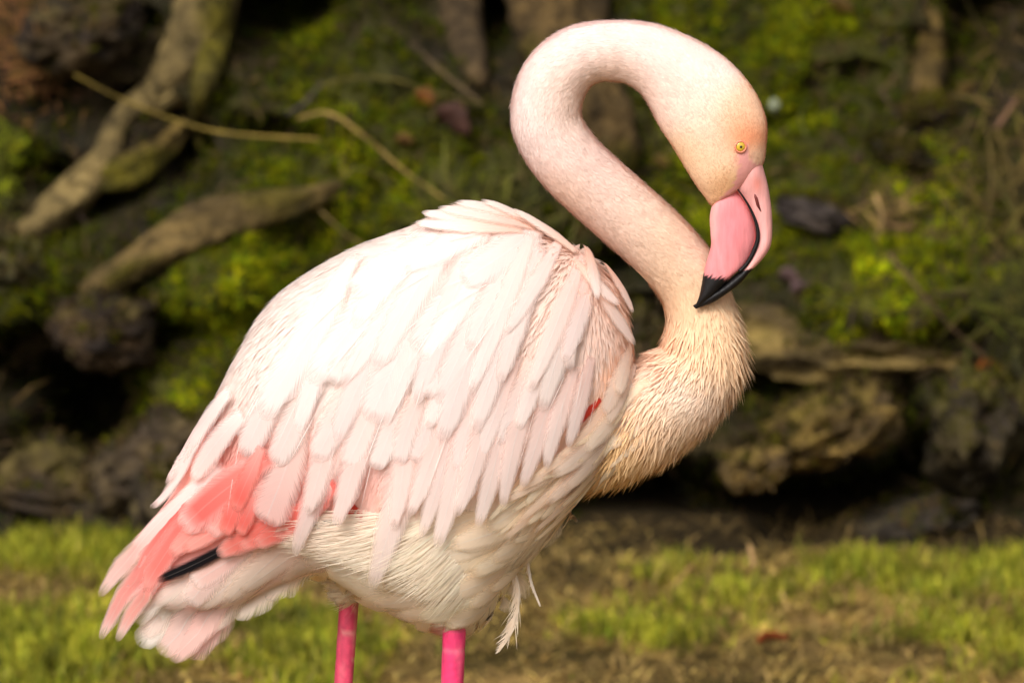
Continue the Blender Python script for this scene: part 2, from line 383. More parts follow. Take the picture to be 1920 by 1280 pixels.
rocks = [
    rock(1630, 640, 270, 78, 4, .16, .18, 'long mossy ledge rock running from the ruffled breast to the orange leaf', (142, 118, 66), 1, .32),
    rock(1560, 800, 110, 62, -22, .14, .10, 'tan lichen-spotted rock jutting out over the black hollow', (140, 112, 58), 3, .3),
    rock(1425, 865, 62, 36, -28, .10, .12, 'small pale rock nose below the ledge, left of the tan rock', (140, 112, 62), 4, .2),
    rock(1690, 985, 120, 42, -16, .12, .10, 'dark low rock lying on the grass edge under the right ledge', (70, 60, 48), 5, .1),
    rock(1830, 800, 80, 110, 10, .14, .02, 'rough brown rock face at the far right below the ledge', (82, 70, 46), 6, .35),
    rock(20, 500, 60, 48, 10, .10, .02, 'pale grey-green rock at the left edge beneath the crossing roots', (120, 112, 74), 7, .3),
    rock(60, 640, 90, 55, -10, .12, .03, 'knobbly brown rock left of the dark slot, under the long root', (84, 68, 44), 8, .2),
    rock(195, 615, 95, 62, 8, .13, .05, 'rounded dark brown rock beneath the bend of the long root', (78, 60, 40), 9, .25),
    rock(70, 900, 150, 78, 10, .16, .02, 'rough brown boulder sitting on the grass at the left edge', (98, 80, 52), 10, .25),
    rock(280, 870, 120, 72, -28, .14, .04, 'smooth grey-brown rock just left of the wing edge', (108, 90, 62), 11, .15),
    rock(200, 960, 140, 40, 0, .10, .06, 'low dark soil-stained rock above the left grass', (70, 58, 38), 12, .1),
    rock(150, 60, 120, 70, -10, .12, .0, 'shadowed brown rock under the top left dry tuft', (70, 56, 36), 13, .15),
    rock(320, 940, 75, 70, -20, .10, .02, 'brown rock tucked in behind the coral wing feathers', (92, 78, 54), 14, .2),
    rock(1530, 405, 70, 26, 14, .06, .02, 'flat grey stone in the moss right of the bill', (90, 78, 70), 15, .0),
    rock(1690, 285, 52, 17, 16, .05, .02, 'small slate-grey stone lying in moss right of the eye', (84, 74, 72), 16, .0),
    rock(1740, 215, 46, 32, 0, .06, .01, 'dull brown stone at the foot of the tan stump', (76, 62, 44), 17, .1),
    rock(1180, 600, 90, 60, -8, .10, .02, 'brown rock seen through the gap between shoulder and breast', (84, 72, 46), 18, .3),
    rock(1330, 930, 60, 30, 20, .08, .10, 'small green-black stone deep in the hollow under the breast', (50, 46, 28), 19, .3),
    rock(560, 1040, 60, 40, 0, .08, .0, 'dark stone behind the tail, almost hidden by the belly', (66, 56, 38), 20, .2),
]

# roots and trunks
def root_obj(name, pts, rads, label, cat, c, seed, lift=0.02, moss=0.3, sides=18, rough=0.3):
    q = catmull([(a, b) for a, b in pts], 70); r = catmull([[x] for x in rads], 70)[:, 0] * PXB
    ctl = [bank_hit(a, b, lift) for a, b in pts]
    ys = catmull([[x[1]] for x in ctl], 70)[:, 0]
    ys = np.minimum(ys, np.convolve(np.pad(ys, 12, mode='edge'), np.ones(25) / 25, mode='valid')); ys = np.convolve(np.pad(ys, 8, mode='edge'), np.ones(17) / 17, mode='valid')
    tt = np.linspace(0, 1, 70); ys = ys + .05 * (1 - sstep(0, .10, tt)) + .05 * sstep(.90, 1, tt)
    path = P(q[:, 0], q[:, 1], ys)
    def nz(pa, th):
        g = np.stack([np.cos(th)[None] * 1.4 + pa[:, :1] * 8, np.sin(th)[None] * 1.4 + pa[:, 2:3] * 8, np.zeros((len(pa), len(th))) + seed], -1)
        return 1 + rough * fbm(g, 3, seed) + rough * 0.5 * ridged(g * 2, 2, seed + 3)
    v, f = tube(path, r, sides, nz)
    tone = fbm(v * 14, 3, seed + 5)[:, None]
    cc = lin(c) * .48 * (1 + 0.9 * tone)
    m = sstep(.0, .4, fbm(v * 7, 2, seed + 8)[:, None] + moss - .2)
    cc = cc * (1 - m) + lin((78, 70, 10)) * m
    o = make_mesh(name, v, f, M_root, cols=np.clip(cc, .004, 1)); tag(o, label, cat)
    return o
root_obj('root', [(400, -90), (385, 20), (355, 110), (300, 175), (245, 205), (212, 245), (195, 300), (150, 355), (95, 405), (20, 470)], [60, 58, 52, 34, 22, 20, 30, 36, 32, 22], 'long thick pale tan root running from the top edge down to the left', 'root', (150, 128, 80), 101, .05, .2, 22, .42)
root_obj('root', [(410, 30), (392, 120), (376, 180), (370, 240), (380, 300)], [30, 26, 18, 12, 8], 'short olive root spur hanging beside the long pale root', 'root', (110, 98, 40), 102, .05, .5, 18, .4)
root_obj('root', [(350, 230), (300, 280), (250, 315), (205, 335), (150, 350)], [14, 24, 30, 26, 18], 'stubby tan root knee joining the long pale root from the right', 'root', (122, 100, 50), 104, .03, .3, 18, .45)
root_obj('root', [(640, 350), (560, 380), (480, 398), (400, 415), (320, 455), (230, 508), (160, 565), (90, 620), (10, 690)], [14, 24, 32, 36, 34, 30, 28, 22, 16], 'long tan root slanting down left above the bright moss clump', 'root', (124, 102, 60), 105, .05, .2, 20, .42)
root_obj('root', [(60, 330), (110, 300), (160, 285)], [22, 24, 14], 'weathered brown root stub above the left pale rock', 'root', (96, 76, 50), 106, .03, .15)
root_obj('root', [(250, 880), (235, 810), (265, 745), (320, 690)], [10, 9, 8, 5], 'thin straw coloured root curving up beside the wing', 'root', (122, 104, 58), 107, .08, .2, 10)
root_obj('tree', [(1040, -260), (1040, -60), (1045, 60), (1080, 160), (1120, 240), (1150, 310)], [95, 85, 78, 74, 70, 52], 'tan barked tree trunk behind the top of the looped neck', 'tree trunk', (104, 82, 46), 108, .03, .12, 30, .34)
root_obj('tree', [(860, -260), (862, -60), (868, 40), (885, 110), (905, 165)], [44, 42, 38, 30, 12], 'slim brown tree trunk left of the tan trunk', 'tree trunk', (104, 84, 56), 109, .03, .15, 20, .22)
root_obj('tree_stump', [(1750, 20), (1748, 70), (1742, 130), (1735, 190)], [14, 26, 40, 30], 'tapering tan stump in the dark moss at the upper right', 'stump', (124, 100, 50), 110, .05, .2, 18)

# twigs and stalks
def twig(pts, r0, r1, label, c, lift, name='twig', cat='twig', y=None):
    n = 40; q = catmull(pts, n)
    if y is None:
        ys = catmull([[bank_hit(a, b, lift)[1]] for a, b in pts], n)[:, 0]
        ys = np.minimum(np.convolve(np.pad(ys, 8, mode='edge'), np.ones(17) / 17, mode='valid'), ys + .02)
    else: ys = np.full(n, y)
    path = P(q[:, 0], q[:, 1], ys)
    v, f = tube(path, np.linspace(r0, r1, n) * PXB * .66, 7, lambda pa, th: 1 + 0.25 * fbm(np.stack([pa[:, :1] * 60 + th * 0, pa[:, 2:3] * 60 + th * 0, th[None] + 0 * pa[:, :1]], -1), 2, 3))
    cc = lin(c) * .6 * (1 + .8 * fbm(v * 40, 2, 3)[:, None])
    o = make_mesh(name, v, f, M_twig, cols=np.clip(cc, .005, 1)); return tag(o, label, cat)
twig([(140, 140), (220, 182), (330, 226), (430, 250), (600, 262)], 2.0, 4.5, 'long pale arching twig crossing the bank at upper left', (168, 142, 66), .22)
twig([(600, 163), (660, 146), (740, 150), (810, 172), (905, 196)], 4, 3, 'thin olive twig arching above the mossy patch left of the neck', (118, 106, 48), .12)
twig([(560, 222), (620, 214), (690, 262), (760, 322), (835, 375)], 6, 2.5, 'straw coloured twig running down toward the bird\'s back', (170, 140, 78), .14)
twig([(770, 80), (835, 140), (905, 195)], 8, 6, 'stout grey-brown twig slanting down left of the neck loop', (100, 82, 56), .08)
twig([(540, 215), (570, 195), (605, 155)], 9, 5, 'short grey twig joining the olive twig at its bend', (86, 76, 66), .10)
twig([(1665, 475), (1720, 540), (1775, 605), (1850, 672)], 5, 3.5, 'brown twig slanting across the ledge rock at right', (112, 86, 58), .12)
twig([(1905, 185), (1888, 212), (1868, 242)], 6, 7, 'short reddish twig stub at the upper right edge', (140, 104, 78), .10)
twig([(1866, 240), (1890, 300), (1905, 400), (1918, 470)], 4, 3, 'slender drooping stalk under the reddish twig stub', (120, 100, 52), .10)
twig([(600, 395), (650, 440), (700, 470)], 4, 3, 'small tan twig touching the edge of the bird\'s back', (130, 108, 62), .12)
twig([(640, 290), (645, 330), (670, 315), (745, 345)], 3, 2, 'fine crooked stem below the straw coloured twig', (130, 112, 62), .10)
twig([(1850, 240), (1860, 330), (1850, 420)], 3, 2.5, 'dry vertical stem left of the drooping stalk', (130, 108, 60), .12)
twig([(1520, 190), (1500, 220), (1512, 255)], 4, 3, 'curled pale green stem right of the eye', (120, 124, 52), .08)
twig([(1640, 365), (1655, 410), (1640, 450)], 9, 3, 'tuft-like straw stem in the moss right of the bill', (158, 128, 80), .08)

# fallen leaves
def leaf(px, py, r, rot, label, c, on='bank', lift=.03):
    if on == 'bank': p0 = bank_hit(px, py, lift)
    else:
        d = ray_dir(px, py); yy = 2.9
        for _ in range(8):
            p0 = P(px, py, yy); e = p0[2] - (ground_z(p0[:1], p0[1:2])[0] + .025); yy += e / math.tan(PITCH)
        p0 = P(px, py, yy)
    n = 11; t = np.linspace(0, 1, n); wd = 0.42 * np.sin(math.pi * t ** 0.8) ** 0.8 * (1 + 0.2 * np.sin(t * 23))
    us = np.linspace(-1, 1, 5)
    L = r * 2 * PXB
    v = np.array([[(a - .5) * L, 0.15 * L * abs(u) ** 1.5 + .08 * L * math.sin(a * 5), u * wd[i] * L] for i, a in enumerate(t) for u in us])
    a = math.radians(rot); R = np.array(Matrix.Rotation(a, 3, 'Y') @ Matrix.Rotation(0.5 if on == 'bank' else 1.1, 3, 'X'))
    v = v @ R.T + p0
    k = (np.arange(n - 1)[:, None] * 5 + np.arange(4)[None]).ravel()
    o = make_mesh('fallen_leaf', v, [np.stack([k, k + 1, k + 6, k + 5], -1)], M_leaf, cols=np.tile(lin(c) * .55, (len(v), 1)) * (1 + .5 * fbm(v * 60, 2, 4)[:, None]))
    sm = o.modifiers.new('thickness', 'SOLIDIFY'); sm.thickness = 0.0006
    return tag(o, label, 'leaf')
leaf(800, 188, 26, 30, 'curled rust brown fallen leaf in the moss left of the neck', (150, 92, 40))
leaf(850, 230, 40, 35, 'dark purple-brown fallen leaf just below the rust brown one', (92, 58, 46))
leaf(1855, 690, 22, -10, 'bright orange fallen leaf at the end of the right ledge', (190, 104, 24), lift=.06)
leaf(1450, 1200, 28, -15, 'red-orange fallen leaf lying in the grass at lower right', (190, 96, 50), 'ground')
leaf(1575, 15, 30, 10, 'ochre fallen leaf at the top edge right of the neck', (110, 84, 24))
leaf(1815, 168, 20, -50, 'dull ochre fallen leaf right of the tan stump', (120, 92, 30))
leaf(760, 265, 18, 0, 'small brown fallen leaf in the bright moss above the back', (110, 78, 30))
leaf(1240, 305, 16, 20, 'small ochre leaf seen through the neck loop', (132, 104, 40))
leaf(1500, 540, 18, -30, 'faded mauve leaf on the moss right of the bill tip', (120, 92, 92))
leaf(1480, 520, 22, 15, 'faded pink-brown leaf beside the bill bend', (116, 88, 84))
p = bank_hit(1452, 196, .03)
v = ICO3 * (1 + .2 * fbm(ICO3 * 2, 2, 4)[:, None]) * np.array([.008, .006, .009]) + p
tag(make_mesh('pebble', v, [ICOF3], M_rock, cols=np.tile(lin((150, 156, 130)), (len(v), 1))), 'tiny white pebble in the moss right of the crown', 'pebble')

# moss: nobody could count it
_tx, _ty = to_px(b_co); _in = (_tx > -900) & (_tx < 2800) & (_ty > -260) & (_ty < 1210); v_tri = b_tri[_in[b_tri].all(1)]
cnt = 430000
i, u, v_ = sample_surface(b_co, v_tri, cnt, rng)
pp = b_co[v_tri[i, 0]] * (1 - u - v_)[:, None] + b_co[v_tri[i, 1]] * u[:, None] + b_co[v_tri[i, 2]] * v_[:, None]
nn = norm(b_no[v_tri[i, 0]])
mpx, mpy = to_px(pp)
inview = (mpx > -900) & (mpx < 2800) & (mpy > -250) & (mpy < 1200)
mm = moss_amt(mpx, mpy, pp)
keep = inview & (rng.random(cnt) < np.clip(mm * 1.9, 0.08, 1)); pp, nn, mm = pp[keep], nn[keep], mm[keep]
k = len(pp)
td = norm(rng.normal(size=(k, 3)) * np.array([1, .6, 1]) + np.array([0, 0, -0.3]))
L = rng.uniform(.008, .022, k); clump = fbm(pp * 24, 3, 91)
hue = rng.random(k)[:, None]
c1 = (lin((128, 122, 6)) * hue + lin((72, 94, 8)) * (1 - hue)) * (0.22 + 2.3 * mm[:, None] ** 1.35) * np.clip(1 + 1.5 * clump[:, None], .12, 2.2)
pp = pp + nn * (0.016 * clump[:, None]); kp = rng.random(k) < .35 + 1.3 * (clump + .3); pp, nn, td, L, c1 = pp[kp], nn[kp], td[kp], L[kp], c1[kp]; k = len(pp)
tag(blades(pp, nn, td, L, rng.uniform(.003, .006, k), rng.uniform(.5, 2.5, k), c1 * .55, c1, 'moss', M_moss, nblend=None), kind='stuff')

# litter of dead bits over the bank
cnt = 70000
i, u, v_ = sample_surface(b_co, v_tri, cnt, rng)
pp = b_co[v_tri[i, 0]] * (1 - u - v_)[:, None] + b_co[v_tri[i, 1]] * u[:, None] + b_co[v_tri[i, 2]] * v_[:, None]
nn = norm(b_no[v_tri[i, 0]]); lpx, lpy = to_px(pp)
dens = .10 + .35 * sstep(-.1, .5, fbm(pp * 5, 3, 171)) + .3 * np.exp(-((lpx - 1820) / 200) ** 2)
kp = (lpx > -900) & (lpx < 2800) & (lpy > -200) & (lpy < 1150) & (rng.random(cnt) < dens); pp, nn = pp[kp], nn[kp]; k = len(pp)
h_ = rng.random((k, 1)); lc = lin((150, 120, 66)) * h_ ** 2 + lin((70, 50, 34)) * (1 - h_) + lin((96, 84, 84)) * .25 * rng.random((k, 1))
tag(blades(pp, nn, norm(rng.normal(size=(k, 3)) + [0, 0, -.3]), rng.uniform(.012, .07, k) * (.4 + rng.random(k)), rng.uniform(.002, .006, k), rng.uniform(.05, 1.2, k), lc * .5, lc * .6, 'leaf_litter', M_grass, nblend=None, curl=.6), kind='stuff')

# moss and crumbs clinging to the rocks and roots
mp_, mn_, mc_ = [], [], []
for o in [o for o in col.objects if o.type == 'MESH' and o.get('category') in ('rock', 'root', 'stump')]:
    co, no, tri = mesh_arrays(o.data)
    i, u, v_ = sample_surface(co, tri, 2600 if o['category'] == 'rock' else 700, rng)
    q_ = co[tri[i, 0]] * (1 - u - v_)[:, None] + co[tri[i, 1]] * u[:, None] + co[tri[i, 2]] * v_[:, None]; m_ = norm(no[tri[i, 0]])
    g = fbm(q_ * 13, 3, 191) + .55 * m_[:, 2]; kp = (rng.random(len(q_)) < sstep(0, .7, g)) & (q_[:, 1] < 5)
    mp_.append(q_[kp]); mn_.append(m_[kp])
mp_, mn_ = np.concatenate(mp_), np.concatenate(mn_); k = len(mp_); h_ = rng.random((k, 1)); cl_ = np.clip(1 + 1.6 * fbm(mp_ * 20, 2, 197), .1, 2.2)[:, None]
mc_ = np.where(rng.random((k, 1)) < .6, lin((96, 88, 8)) * h_ + lin((58, 62, 6)) * (1 - h_), lin((118, 94, 58)) * h_ + lin((60, 46, 30)) * (1 - h_)) * cl_ * .8
tag(blades(mp_, mn_, norm(rng.normal(size=(k, 3))), rng.uniform(.006, .024, k), rng.uniform(.003, .007, k), rng.uniform(.1, 1.4, k), mc_ * .6, mc_, 'moss', M_moss, nblend=None), kind='stuff')

# grass on the ground
def grass_patch(name, n, x0, x1, y0, y1, hmin, hmax, wmul=1.0, dens=None):
    gx_ = rng.uniform(x0, x1, n); gy_ = rng.uniform(y0, y1, n)
    pz = ground_z(gx_, gy_); gp = np.stack([gx_, gy_, pz - .002], -1)
    patch = 1.2 * fbm(gp * 3.2 + 3, 3, 131) + .55 * fbm(gp * 10, 3, 141) + .02
    px_, py_ = to_px(gp)
    patch = patch + .10 - .6 * sstep(3.15, 3.4, gy_) * sstep(1280, 1180, px_) * sstep(250, 500, px_)
    patch = patch + .35 * np.exp(-((px_ - 80) / 170) ** 2) + .5 * np.exp(-(((px_ - 1180) / 150) ** 2 + ((py_ - 1190) / 70) ** 2)) + .3 * np.exp(-(((px_ - 1480) / 160) ** 2 + ((py_ - 1090) / 50) ** 2))
    straw = (rng.random(n) > sstep(-.05, .85, patch))
    edge_ = 985 + 58 * sstep(1120, 1330, px_) - 10 * sstep(300, 100, px_) + 60 * fbm(gp * 7, 3, 161)
    k_ = (py_ > edge_) & (rng.random(n) < np.clip(.38 + 1.2 * patch, .10, 1))
    gp, patch, straw = gp[k_], patch[k_], straw[k_]; n = len(gp)
    up = norm(np.tile([0, 0, 1.], (n, 1)) + rng.normal(size=(n, 3)) * .15)
    td = norm(np.concatenate([rng.normal(size=(n, 2)), np.zeros((n, 1))], 1))
    h = rng.uniform(hmin, hmax, n) * (1 + .5 * patch)
    g = rng.random(n)[:, None]
    cg = lin((190, 180, 58)) * g ** 1.3 + lin((100, 114, 18)) * (1 - g ** 1.3); cs = lin((212, 184, 104)) * g + lin((124, 94, 46)) * (1 - g)
    shade_ = np.clip(1 + 1.2 * fbm(gp * 30, 2, 151), .3, 1.9)[:, None]; c = np.where(straw[:, None], cs, cg) * 1.2 * shade_ * (1 + .25 * rng.normal(size=(n, 1)).clip(-1, 1))
    lift = np.where(straw, rng.uniform(.15, .9, n), rng.uniform(.6, 3, n))
    return tag(blades(gp, up, td, h, rng.uniform(.0022, .0042, n) * wmul, lift, c * .7, c, name, M_grass, nblend=None, curl=.5), kind='stuff')
grass_patch('grass', 200000, -1.6, 1.6, 2.3, 3.75, .014, .038)
grass_patch('grass', 60000, -4, 4, -1.5, 2.6, .02, .05, 1.8)
n = 5200; sx, sy = rng.uniform(-1.15, 1.15, n), rng.uniform(2.4, 3.6, n); sp_ = np.stack([sx, sy, ground_z(sx, sy) + .004], -1)
sc_ = lin((206, 172, 104)) * rng.random((n, 1)) + lin((120, 92, 52)) * rng.random((n, 1)) * .6
tag(blades(sp_, np.tile([0, 0, 1.], (n, 1)), norm(np.concatenate([rng.normal(size=(n, 2)), np.zeros((n, 1))], 1)), rng.uniform(.02, .075, n), rng.uniform(.0015, .0035, n), rng.uniform(.05, .9, n), sc_ * .8, sc_, 'straw', M_grass, nblend=None, curl=.4), kind='stuff')
# taller dry stalks: at the bank foot, the tuft at upper left, and the tangle at the right edge
def tuft(cx, cy, rx, ry, n, Lm, c, name, label, lift=.02, dirv=(0, 0, 1), sp=.7):
    a = rng.normal(size=(n, 2)) * .5
    ps = np.array([bank_hit(cx + a[k, 0] * rx, cy + a[k, 1] * ry, lift) for k in range(n)])
    nn_ = np.tile([0, -1., 0], (n, 1)); td_ = norm(np.array(dirv) + rng.normal(size=(n, 3)) * sp)
    cc = lin(c) * (.2 + 1.2 * rng.random((n, 1)) ** 1.5) * (1 + .3 * rng.normal(size=(n, 1)) * np.array([.3, 0, .8])).clip(.2, 2)
    o = blades(ps, nn_, td_, rng.uniform(.4, 1, n) * Lm, rng.uniform(.002, .005, n), rng.uniform(-.1, .6, n), cc * .7, cc, name, M_grass, nblend=None, curl=.5)
    return tag(o, label, kind='stuff')
tuft(50, 70, 95, 120, 700, .035, (150, 106, 56), 'grass_tuft', 'dry rusty orange grass tuft in the top left corner', .05, (0, 0, -.3), 1)
tuft(1860, 330, 90, 150, 170, .12, (130, 112, 52), 'grass_tuft', 'sparse dry stalks hanging at the right edge beside the reddish twig', .06, (0, 0, -.5), .8)
tuft(1900, 560, 60, 130, 160, .11, (112, 108, 40), 'grass_tuft', 'greenish dry stalks at the right edge above the orange leaf', .07, (0, 0, -.6), .8)
tuft(1660, 400, 40, 30, 70, .06, (170, 140, 84), 'grass_tuft', 'small straw tuft in bright moss right of the bill', .04, (0, 0, .2), .9)
tuft(860, 400, 90, 50, 160, .09, (120, 118, 44), 'grass_tuft', 'pale green blades rising just behind the bird\'s back', .10, (.3, 0, .7), .8)
tuft(8, 310, 20, 60, 260, .035, (140, 146, 14), 'grass_tuft', 'bright yellow-green tuft at the left edge below the roots', .07, (0, 0, .3), .8)
tuft(1050, 350, 100, 60, 110, .08, (120, 112, 56), 'grass_tuft', 'thin dry blades between the back and the neck', .08, (-.3, 0, .6), .8)
def stub(px, py, y, L, r, rot, label, c):
    p0 = P(px, py, y); a = math.radians(rot)
    d = np.array([math.sin(a), -.1, math.cos(a)])
    path = np.array([p0 + d * L * t for t in np.linspace(0, 1, 8)])
    v, f = tube(path, np.linspace(r, r * .7, 8), 8)
    tag(make_mesh('stick', v, f, M_twig, cols=np.tile(lin(c), (len(v), 1))), label, 'stick')
stub(1414, 1062, 3.2, .032, .0035, -12, 'short pale stick standing up in the grass below the hollow', (200, 160, 110))
stub(1480, 1150, 3.0, .035, .003, -20, 'straw coloured stick lying in the grass right of the pale one', (180, 150, 90))
stub(1255, 1105, 3.1, .05, .003, 42, 'tan stick leaning in the grass just right of the loose plume', (150, 116, 70))

# ------------------------------------------------------------------ the flamingo
root = empty('flamingo', (0, 0, 0), 'pale pink flamingo with looped neck preening its breast, standing on the grass before the bank', 'flamingo')
NECK = np.array([  # px, py, radius px, Y (m)
    (1090, 820, 95, 0), (1190, 785, 92, 0), (1266, 736, 90, .002), (1312, 682, 78, .008), (1318, 625, 71, .014), (1309, 570, 64, .018),
    (1285, 515, 65, .018), (1228, 450, 66, .014), (1150, 380, 66, .008), (1074, 310, 66, .002), (1032, 250, 66, 0), (1024, 205, 66, 0), (1040, 150, 64, 0),
    (1083, 108, 59, -.002), (1145, 95, 56, -.003), (1207, 106, 61, -.005), (1262, 138, 72, -.007), (1312, 186, 84, -.010), (1347, 236, 87, -.012), (1366, 284, 68, -.014), (1382, 325, 44, -.015)], float)
nq = catmull(NECK, 160)
npath = P(nq[:, 0], nq[:, 1], nq[:, 3]); nrad = nq[:, 2] * S
ntan = norm(np.gradient(npath, axis=0))
TORSO = np.array([
    (255, 1010, 290, 1140, 16, 0), (330, 912, 410, 1140, 45, 0), (388, 800, 520, 1095, 92, 0), (432, 690, 600, 1075, 138, 0), (520, 560, 690, 1125, 180, 0), (640, 478, 790, 1172, 202, 0),
    (780, 422, 885, 1182, 208, 0), (900, 391, 965, 1070, 196, 0), (1010, 430, 1055, 972, 172, 0), (1098, 478, 1120, 890, 132, 0), (1152, 535, 1160, 850, 92, 0), (1180, 620, 1182, 800, 45, 0)], float)
parts = [loft(TORSO, 70, 56, 2.25)]
# neck and head: narrower across than deep at the head
th = np.linspace(0, 2 * math.pi, 40, endpoint=False)
sq = 1 - 0.28 * sstep(112, 132, np.arange(160)); nrad = nrad * (1 - .22 * sstep(122, 134, np.arange(160)))
inpl = np.cross(ntan, np.array([0, 1., 0])); inpl = norm(inpl)
nv = npath[:, None] + np.cos(th)[None, :, None] * inpl[:, None] * nrad[:, None, None] + np.sin(th)[None, :, None] * np.array([0, 1., 0]) * (nrad * sq)[:, None, None]
nv = np.concatenate([nv.reshape(-1, 3), npath[:1], npath[-1:]]); j = np.arange(40)
parts.append((nv, [ring_faces(160, 40), np.concatenate([np.stack([np.full(40, 6400), (j + 1) % 40, j], -1), np.stack([np.full(40, 6401), 159 * 40 + j, 159 * 40 + (j + 1) % 40], -1)])]))
def ball(px, py, y, rx, ry, rz):
    return (ICO3 * np.array([rx, ry, rz]) * S + P(px, py, y), [ICOF3])
HEAD = np.array([(1150, 154, 1165, 38, 55, -.003), (1187, 160, 1228, 45, 57, -.005), (1212, 190, 1295, 70, 61, -.007), (1236, 238, 1362, 110, 66, -.009), (1258, 272, 1412, 165, 68, -.011), (1281, 310, 1438, 225, 65, -.012),
    (1304, 348, 1437, 276, 55, -.014), (1322, 372, 1430, 312, 40, -.0145), (1333, 388, 1398, 347, 26, -.015), (1337, 392, 1372, 358, 16, -.015)], float)
parts += [loft(HEAD, 60, 44, 2.05), ball(1414, 291, -.014, 20, 30, 21)]
for (a, b, y, r0, r1) in ((852, 1160, -.045, 70, 25), (653, 1122, .045, 66, 22)):
    pa = P(np.full(12, a) + np.linspace(10, 0, 12), np.linspace(b - 190, b + 8, 12), np.full(12, y)); parts.append(tube(pa, np.linspace(r0, r1, 12) * S, 20))
off, vv, ff = 0, [], []
for v, fs in parts:
    vv.append(v)
    for f in fs: ff += [tuple(x) for x in (np.asarray(f) + off).tolist()]
    off += len(v)
tmp_me = bpy.data.meshes.new('tmp'); tmp_me.from_pydata(np.concatenate(vv).tolist(), [], ff)
tmp = bpy.data.objects.new('tmp', tmp_me); col.objects.link(tmp)
bm = bmesh.new(); bm.from_mesh(tmp_me); bmesh.ops.recalc_face_normals(bm, faces=bm.faces); bm.to_mesh(tmp_me); bm.free()
md = tmp.modifiers.new('r', 'REMESH'); md.mode = 'VOXEL'; md.voxel_size = 0.0038
md = tmp.modifiers.new('s', 'SMOOTH'); md.iterations = 6; md.factor = 0.5
dg = bpy.context.evaluated_depsgraph_get()
ev = bpy.data.meshes.new_from_object(tmp.evaluated_get(dg)); bpy.data.objects.remove(tmp)
f_co, f_no, f_tri = mesh_arrays(ev)
_d = np.stack([np.linalg.norm(f_co - npath[i], axis=1) - nrad[i] * 1.12 for i in range(18, 160, 2)]).min(0)
_cx, _cy = to_px(f_co)
_offneck = ~((_d < 0) & ((_cx > 1196) | (_cy < 520)))
FULL = BVHTree.FromPolygons([tuple(x) for x in f_co], [tuple(t) for t in f_tri.tolist()])
BODY = BVHTree.FromPolygons([tuple(x) for x in f_co], [tuple(t) for t in f_tri[_offneck[f_tri].all(1)].tolist()])

def in_poly(px, py, poly):
    r = np.zeros(len(px), bool); poly = np.asarray(poly, float); a = poly; b = np.roll(poly, -1, 0)
    for (x0, y0), (x1, y1) in zip(a, b):
        c = ((y0 > py) != (y1 > py)); xx = (x1 - x0) * (py - y0) / ((y1 - y0) or 1e-9) + x0
        r ^= c & (px < xx)
    return r
FACE = [(1378, 268), (1402, 268), (1404, 300), (1445, 318), (1445, 420), (1330, 420), (1340, 382), (1375, 350), (1388, 310)]
PIG_SHADE = [  # pigment of plumage plus painted shade (inner loop, lower head): px, py, sRGB, spread
    (1300, 110, (251, 226, 214), 60), (1150, 70, (251, 224, 216), 60), (1150, 140, (248, 216, 190), 35), (990, 200, (251, 226, 217), 60), (1070, 190, (250, 220, 198), 40), (1100, 330, (251, 218, 204), 60),
    (1060, 370, (248, 212, 186), 30), (1180, 400, (250, 216, 194), 50), (1240, 470, (247, 210, 176), 45), (1300, 450, (249, 212, 188), 30), (1230, 540, (250, 216, 182), 30), (1290, 560, (250, 212, 172), 35), (1265, 640, (250, 202, 170), 30),
    (1340, 640, (251, 222, 184), 50), (1390, 640, (252, 224, 186), 30), (1230, 690, (250, 214, 190), 25), (1300, 740, (253, 234, 216), 60), (1240, 780, (250, 218, 186), 35), (1220, 840, (247, 216, 168), 40), (1165, 770, (222, 180, 118), 20), (1150, 840, (236, 202, 144), 36), (1320, 810, (251, 222, 184), 30),
    (1330, 230, (249, 212, 188), 45), (1250, 190, (250, 218, 200), 40), (1388, 240, (234, 150, 104), 28), (1395, 205, (248, 204, 168), 26), (1420, 200, (248, 206, 170), 25), (1320, 310, (242, 202, 164), 38), (1398, 258, (232, 142, 96), 16), (1415, 292, (250, 210, 178), 14), (1395, 302, (240, 152, 142), 9), (1280, 290, (246, 206, 164), 25),
    (1360, 350, (236, 180, 130), 20), (800, 1080, (253, 237, 218), 90), (950, 1000, (253, 238, 216), 60), (1060, 920, (252, 234, 206), 50), (1000, 1060, (252, 236, 210), 50), (620, 1090, (251, 238, 212), 50), (700, 1020, (250, 234, 214), 60), (1150, 500, (252, 224, 208), 50), (1190, 650, (250, 208, 176), 25), (1180, 730, (250, 220, 196), 25),
    (850, 1190, (240, 170, 160), 8), (652, 1155, (240, 170, 160), 8), (700, 600, (250, 236, 228), 120), (950, 550, (250, 228, 216), 90), (420, 950, (248, 176, 164), 80), (330, 1050, (246, 170, 160), 60), (1000, 800, (246, 212, 192), 70), (600, 900, (248, 190, 178), 80)]
PG = np.array([(a, b, s) for a, b, c, s in PIG_SHADE], float); PC = np.array([c for a, b, c, s in PIG_SHADE], float)
def pigment(p):
    px, py = to_px(p); d2 = (px[:, None] - PG[None, :, 0]) ** 2 + (py[:, None] - PG[None, :, 1]) ** 2
    wt = np.exp(-d2 / (2 * PG[None, :, 2] ** 2)) + 1e-4 / (1 + d2 / 900.)
    return lin((wt @ PC) / wt.sum(1, keepdims=True))
pgc = pigment(f_co)
_fx, _fy = to_px(f_co); _k = in_poly(_fx, _fy, FACE)[:, None]; pgc = np.where(_k, lin((238, 166, 158)), pgc)
body = make_mesh('body', f_co, [f_tri], M_body, root, cols=np.clip(pgc, 0, 1))

